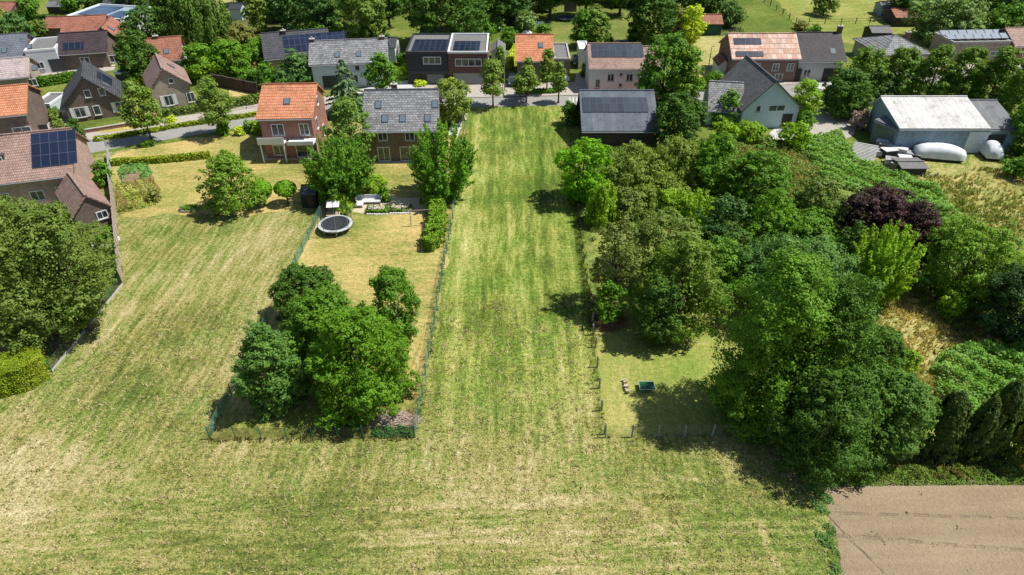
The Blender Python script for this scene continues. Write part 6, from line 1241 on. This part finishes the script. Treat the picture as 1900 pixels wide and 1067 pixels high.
blades('pale_grass', 'pale straw coloured grasses in the wild flower patch', 'grass', [(218, 345), (282, 335), (298, 356), (290, 378), (222, 394)], .9, DRY, 9, 32, patch=1.3)
T('brown_bush', 'round brown bush in the wild flower patch', 'bush', (272, 350, 298, 374), BN, 'round', 0, 300, parts=('stem', 'foliage'))
blades('tall_grass', 'golden tall grass of the dry clearing', 'grass', [(1628, 570), (1690, 510), (1790, 550), (1840, 620), (1780, 650), (1740, 700), (1770, 770), (1690, 760), (1640, 680)], .42, DRY, 8, 41)
blades('tall_grass', 'greenish tall grass at the top of the dry clearing', 'grass', [(1680, 540), (1720, 510), (1800, 560), (1850, 610), (1800, 640), (1740, 590)], .8, GRS, 10, 42)
blades('tall_grass', 'golden and green tall grass of the wild meadow', 'grass', [(1700, 330), (1900, 315), (2100, 320), (2100, 500), (1880, 480), (1800, 430), (1740, 350)], .45, DRY, 1.6, 43)
blades('tall_grass', 'green tufts in the wild meadow', 'grass', [(1650, 325), (1900, 310), (2100, 320), (2100, 500), (1880, 480), (1760, 400), (1700, 350)], .5, GRS, 6, 44, patch=.55)
blades('tall_grass', 'dry grass of the small patch behind the grove', 'grass', [(1360, 268), (1450, 262), (1520, 320), (1560, 380), (1480, 370), (1400, 300)], .6, DRY, 7, 45)
blades('fence_grass', 'unmown grass line under the near garden fence', 'grass', [(388, 822), (388, 814), (770, 811), (774, 818)], .28, leafmat('grass_line', (.18, .18, .07), (.28, .26, .11), .4, (.42, .37, .2)), 12, 46)
blades('fence_grass', 'unmown straw grass around the garden brushwood pile', 'grass', [(660, 806), (670, 780), (720, 762), (764, 764), (768, 800), (700, 800)], .45, DRY, 14, 47)
blades('fence_grass', 'unmown grass line along the striped lawn fence posts', 'grass', [(1117, 820), (1095, 640), (1103, 640), (1124, 808), (1430, 806), (1440, 818)], .3, leafmat('grass_line', (.18, .18, .07), (.28, .26, .11), .4, (.42, .37, .2)), 12, 48)
blades('fence_grass', 'green grass fringe in the shade at the thin fence', 'grass', [(1096, 640), (1076, 500), (1062, 370), (1072, 370), (1094, 520), (1108, 640)], .35, GRS, 7, 49)
blades('fence_grass', 'unmown grass line along the green mesh fence by the strip', 'grass', [(766, 812), (838, 385), (843, 385), (776, 812)], .3, GRS, 7, 50)

# second row of the wood beyond the top edge
WR = 'trees of the wood beyond the gardens'
for i, (x, y, r_, lb) in enumerate([(250, -8, 46, 'tree of the far wood right of the grey ridge'), (330, -20, 50, 'tree of the far wood behind the drooping willow'), (470, -30, 44, 'tree of the far wood behind the dark hut'), (530, -8, 46, 'tree of the far wood left of the pale willow'), (600, -14, 50, 'tree of the far wood directly behind the pale willow'), (668, -34, 46, 'tree of the far wood over the pale willow right side'), (724, -14, 42, 'tree of the far wood at the head of the long lawn'), (770, -40, 44, 'tree of the far wood left behind the big leaning trunk'), (850, -30, 46, 'tree of the far wood right behind the big leaning trunk'),
        (905, 2, 36, 'tree of the far wood at the shrub garden, left one'), (950, 6, 34, 'tree of the far wood at the shrub garden, right one'), (1000, -18, 38, 'tree of the far wood left of the board screen'), (1022, -40, 40, 'tree of the far wood behind the board screen'), (1094, -34, 40, 'tree of the far wood behind the thin goal'), (1150, -30, 40, 'tree of the far wood at the end of the far lawn'), (1210, -30, 44, 'tree of the far wood behind the dense dark oak'), (1280, -22, 42, 'tree of the far wood behind the golden tree'), (1376, -42, 36, 'tree of the far wood at the green paddock'), (1740, -30, 44, 'tree of the far wood behind the silver willow, left one'), (1780, -14, 44, 'tree of the far wood behind the silver willow, right one'), (1860, -22, 50, 'tree of the far wood in the top right corner')]):
    T('wood_tree', lb, 'tree', (x-r_, y-r_*.9, x+r_, y+r_*.9), (DK, MD, BL, OL)[i % 4] if i % 3 else DK, 'dome', .3, 400+i, WR, cover=2.3)
for i, (b_, m_, lb) in enumerate([((880, 40, 920, 72), MD, 'green shrub right of the big dark tree'), ((906, 30, 940, 58), SI, 'silvery shrub in the shrub garden'), ((930, 52, 962, 78), MD, 'green shrub behind the clipped dark hedge'), ((956, 22, 1000, 58), SI, 'pale shrub beside the upturned dinghy'), ((992, 44, 1022, 72), BR, 'bright shrub right of the upturned dinghy'), ((884, 66, 912, 84), BR, 'bright low shrub behind the parasol'), ((1118, 62, 1140, 84), BR, 'bright shrub behind the white house roof'), ((1164, 52, 1190, 80), DK, 'dark shrub in the shade of the dense dark oak'), ((700, 78, 724, 94), DK, 'dark shrub at the near end of the long lawn'), ((1182, 66, 1206, 92), OL, 'olive shrub at the corner behind the brown tiled roof')]):
    T('garden_shrub', lb, 'shrub', b_, m_, 'round', 0, 440+i, cover=2.4, parts=('stem', 'foliage'))

thicket('ivy', 'dark green low shrubs at the foot of the garden brushwood pile', 'ground cover', [(690, 812), (694, 794), (740, 792), (764, 798), (765, 812)], .75, leafmat('leaf_teal_bright', (.03, .09, .04), (.06, .15, .07)), 60, .8, 3.0, .9, .3)
NF = [(-200, 1120), (-200, 800), (95, 690), (228, 530), (400, 400), (600, 390), (497, 602), (392, 818), (772, 818), (806, 600), (842, 390), (1060, 380), (1118, 818), (1430, 815), (1525, 930), (1560, 1120)]
NEAR = [(-200, 1120), (-150, 800), (95, 690), (300, 560), (480, 560), (392, 818), (772, 818), (806, 560), (1090, 560), (1118, 818), (1430, 815), (1525, 930), (1560, 1120)]
blades('cut_grass', 'cut straw lying over the near mown field', 'cut grass', NEAR, .13, leafmat('straw_cut', (.34, .285, .14), (.48, .41, .22), .3, (.62, .54, .32)), 3.0, 61, lean=1.9, wdt=.045)
blades('grass', 'short green grass tufts of the near mown field', 'grass', NEAR, .15, leafmat('grass_tuft', (.13, .17, .04), (.20, .235, .065), .45, (.30, .31, .12)), 1.3, 62, lean=1.6, wdt=.035)
blades('weeds', 'scattered little weeds on the ploughed field', 'weeds', [(1540, 910), (1900, 905), (2000, 1100), (1600, 1100)], .10, leafmat('leaf_weed', (.06, .10, .03), (.12, .17, .05)), .10, 63, lean=1.5, wdt=.06)
blades('straw_litter', 'pale straw litter along the edges of the ploughed field', 'straw', [(1515, 900), (1900, 893), (1900, 906), (1570, 908), (1565, 960), (1590, 1090), (1560, 1090), (1535, 960)], .05, leafmat('straw_pale', (.34, .27, .2), (.42, .35, .3), .1, (.70, .62, .48)), 4, 64, lean=3.5, wdt=.03)
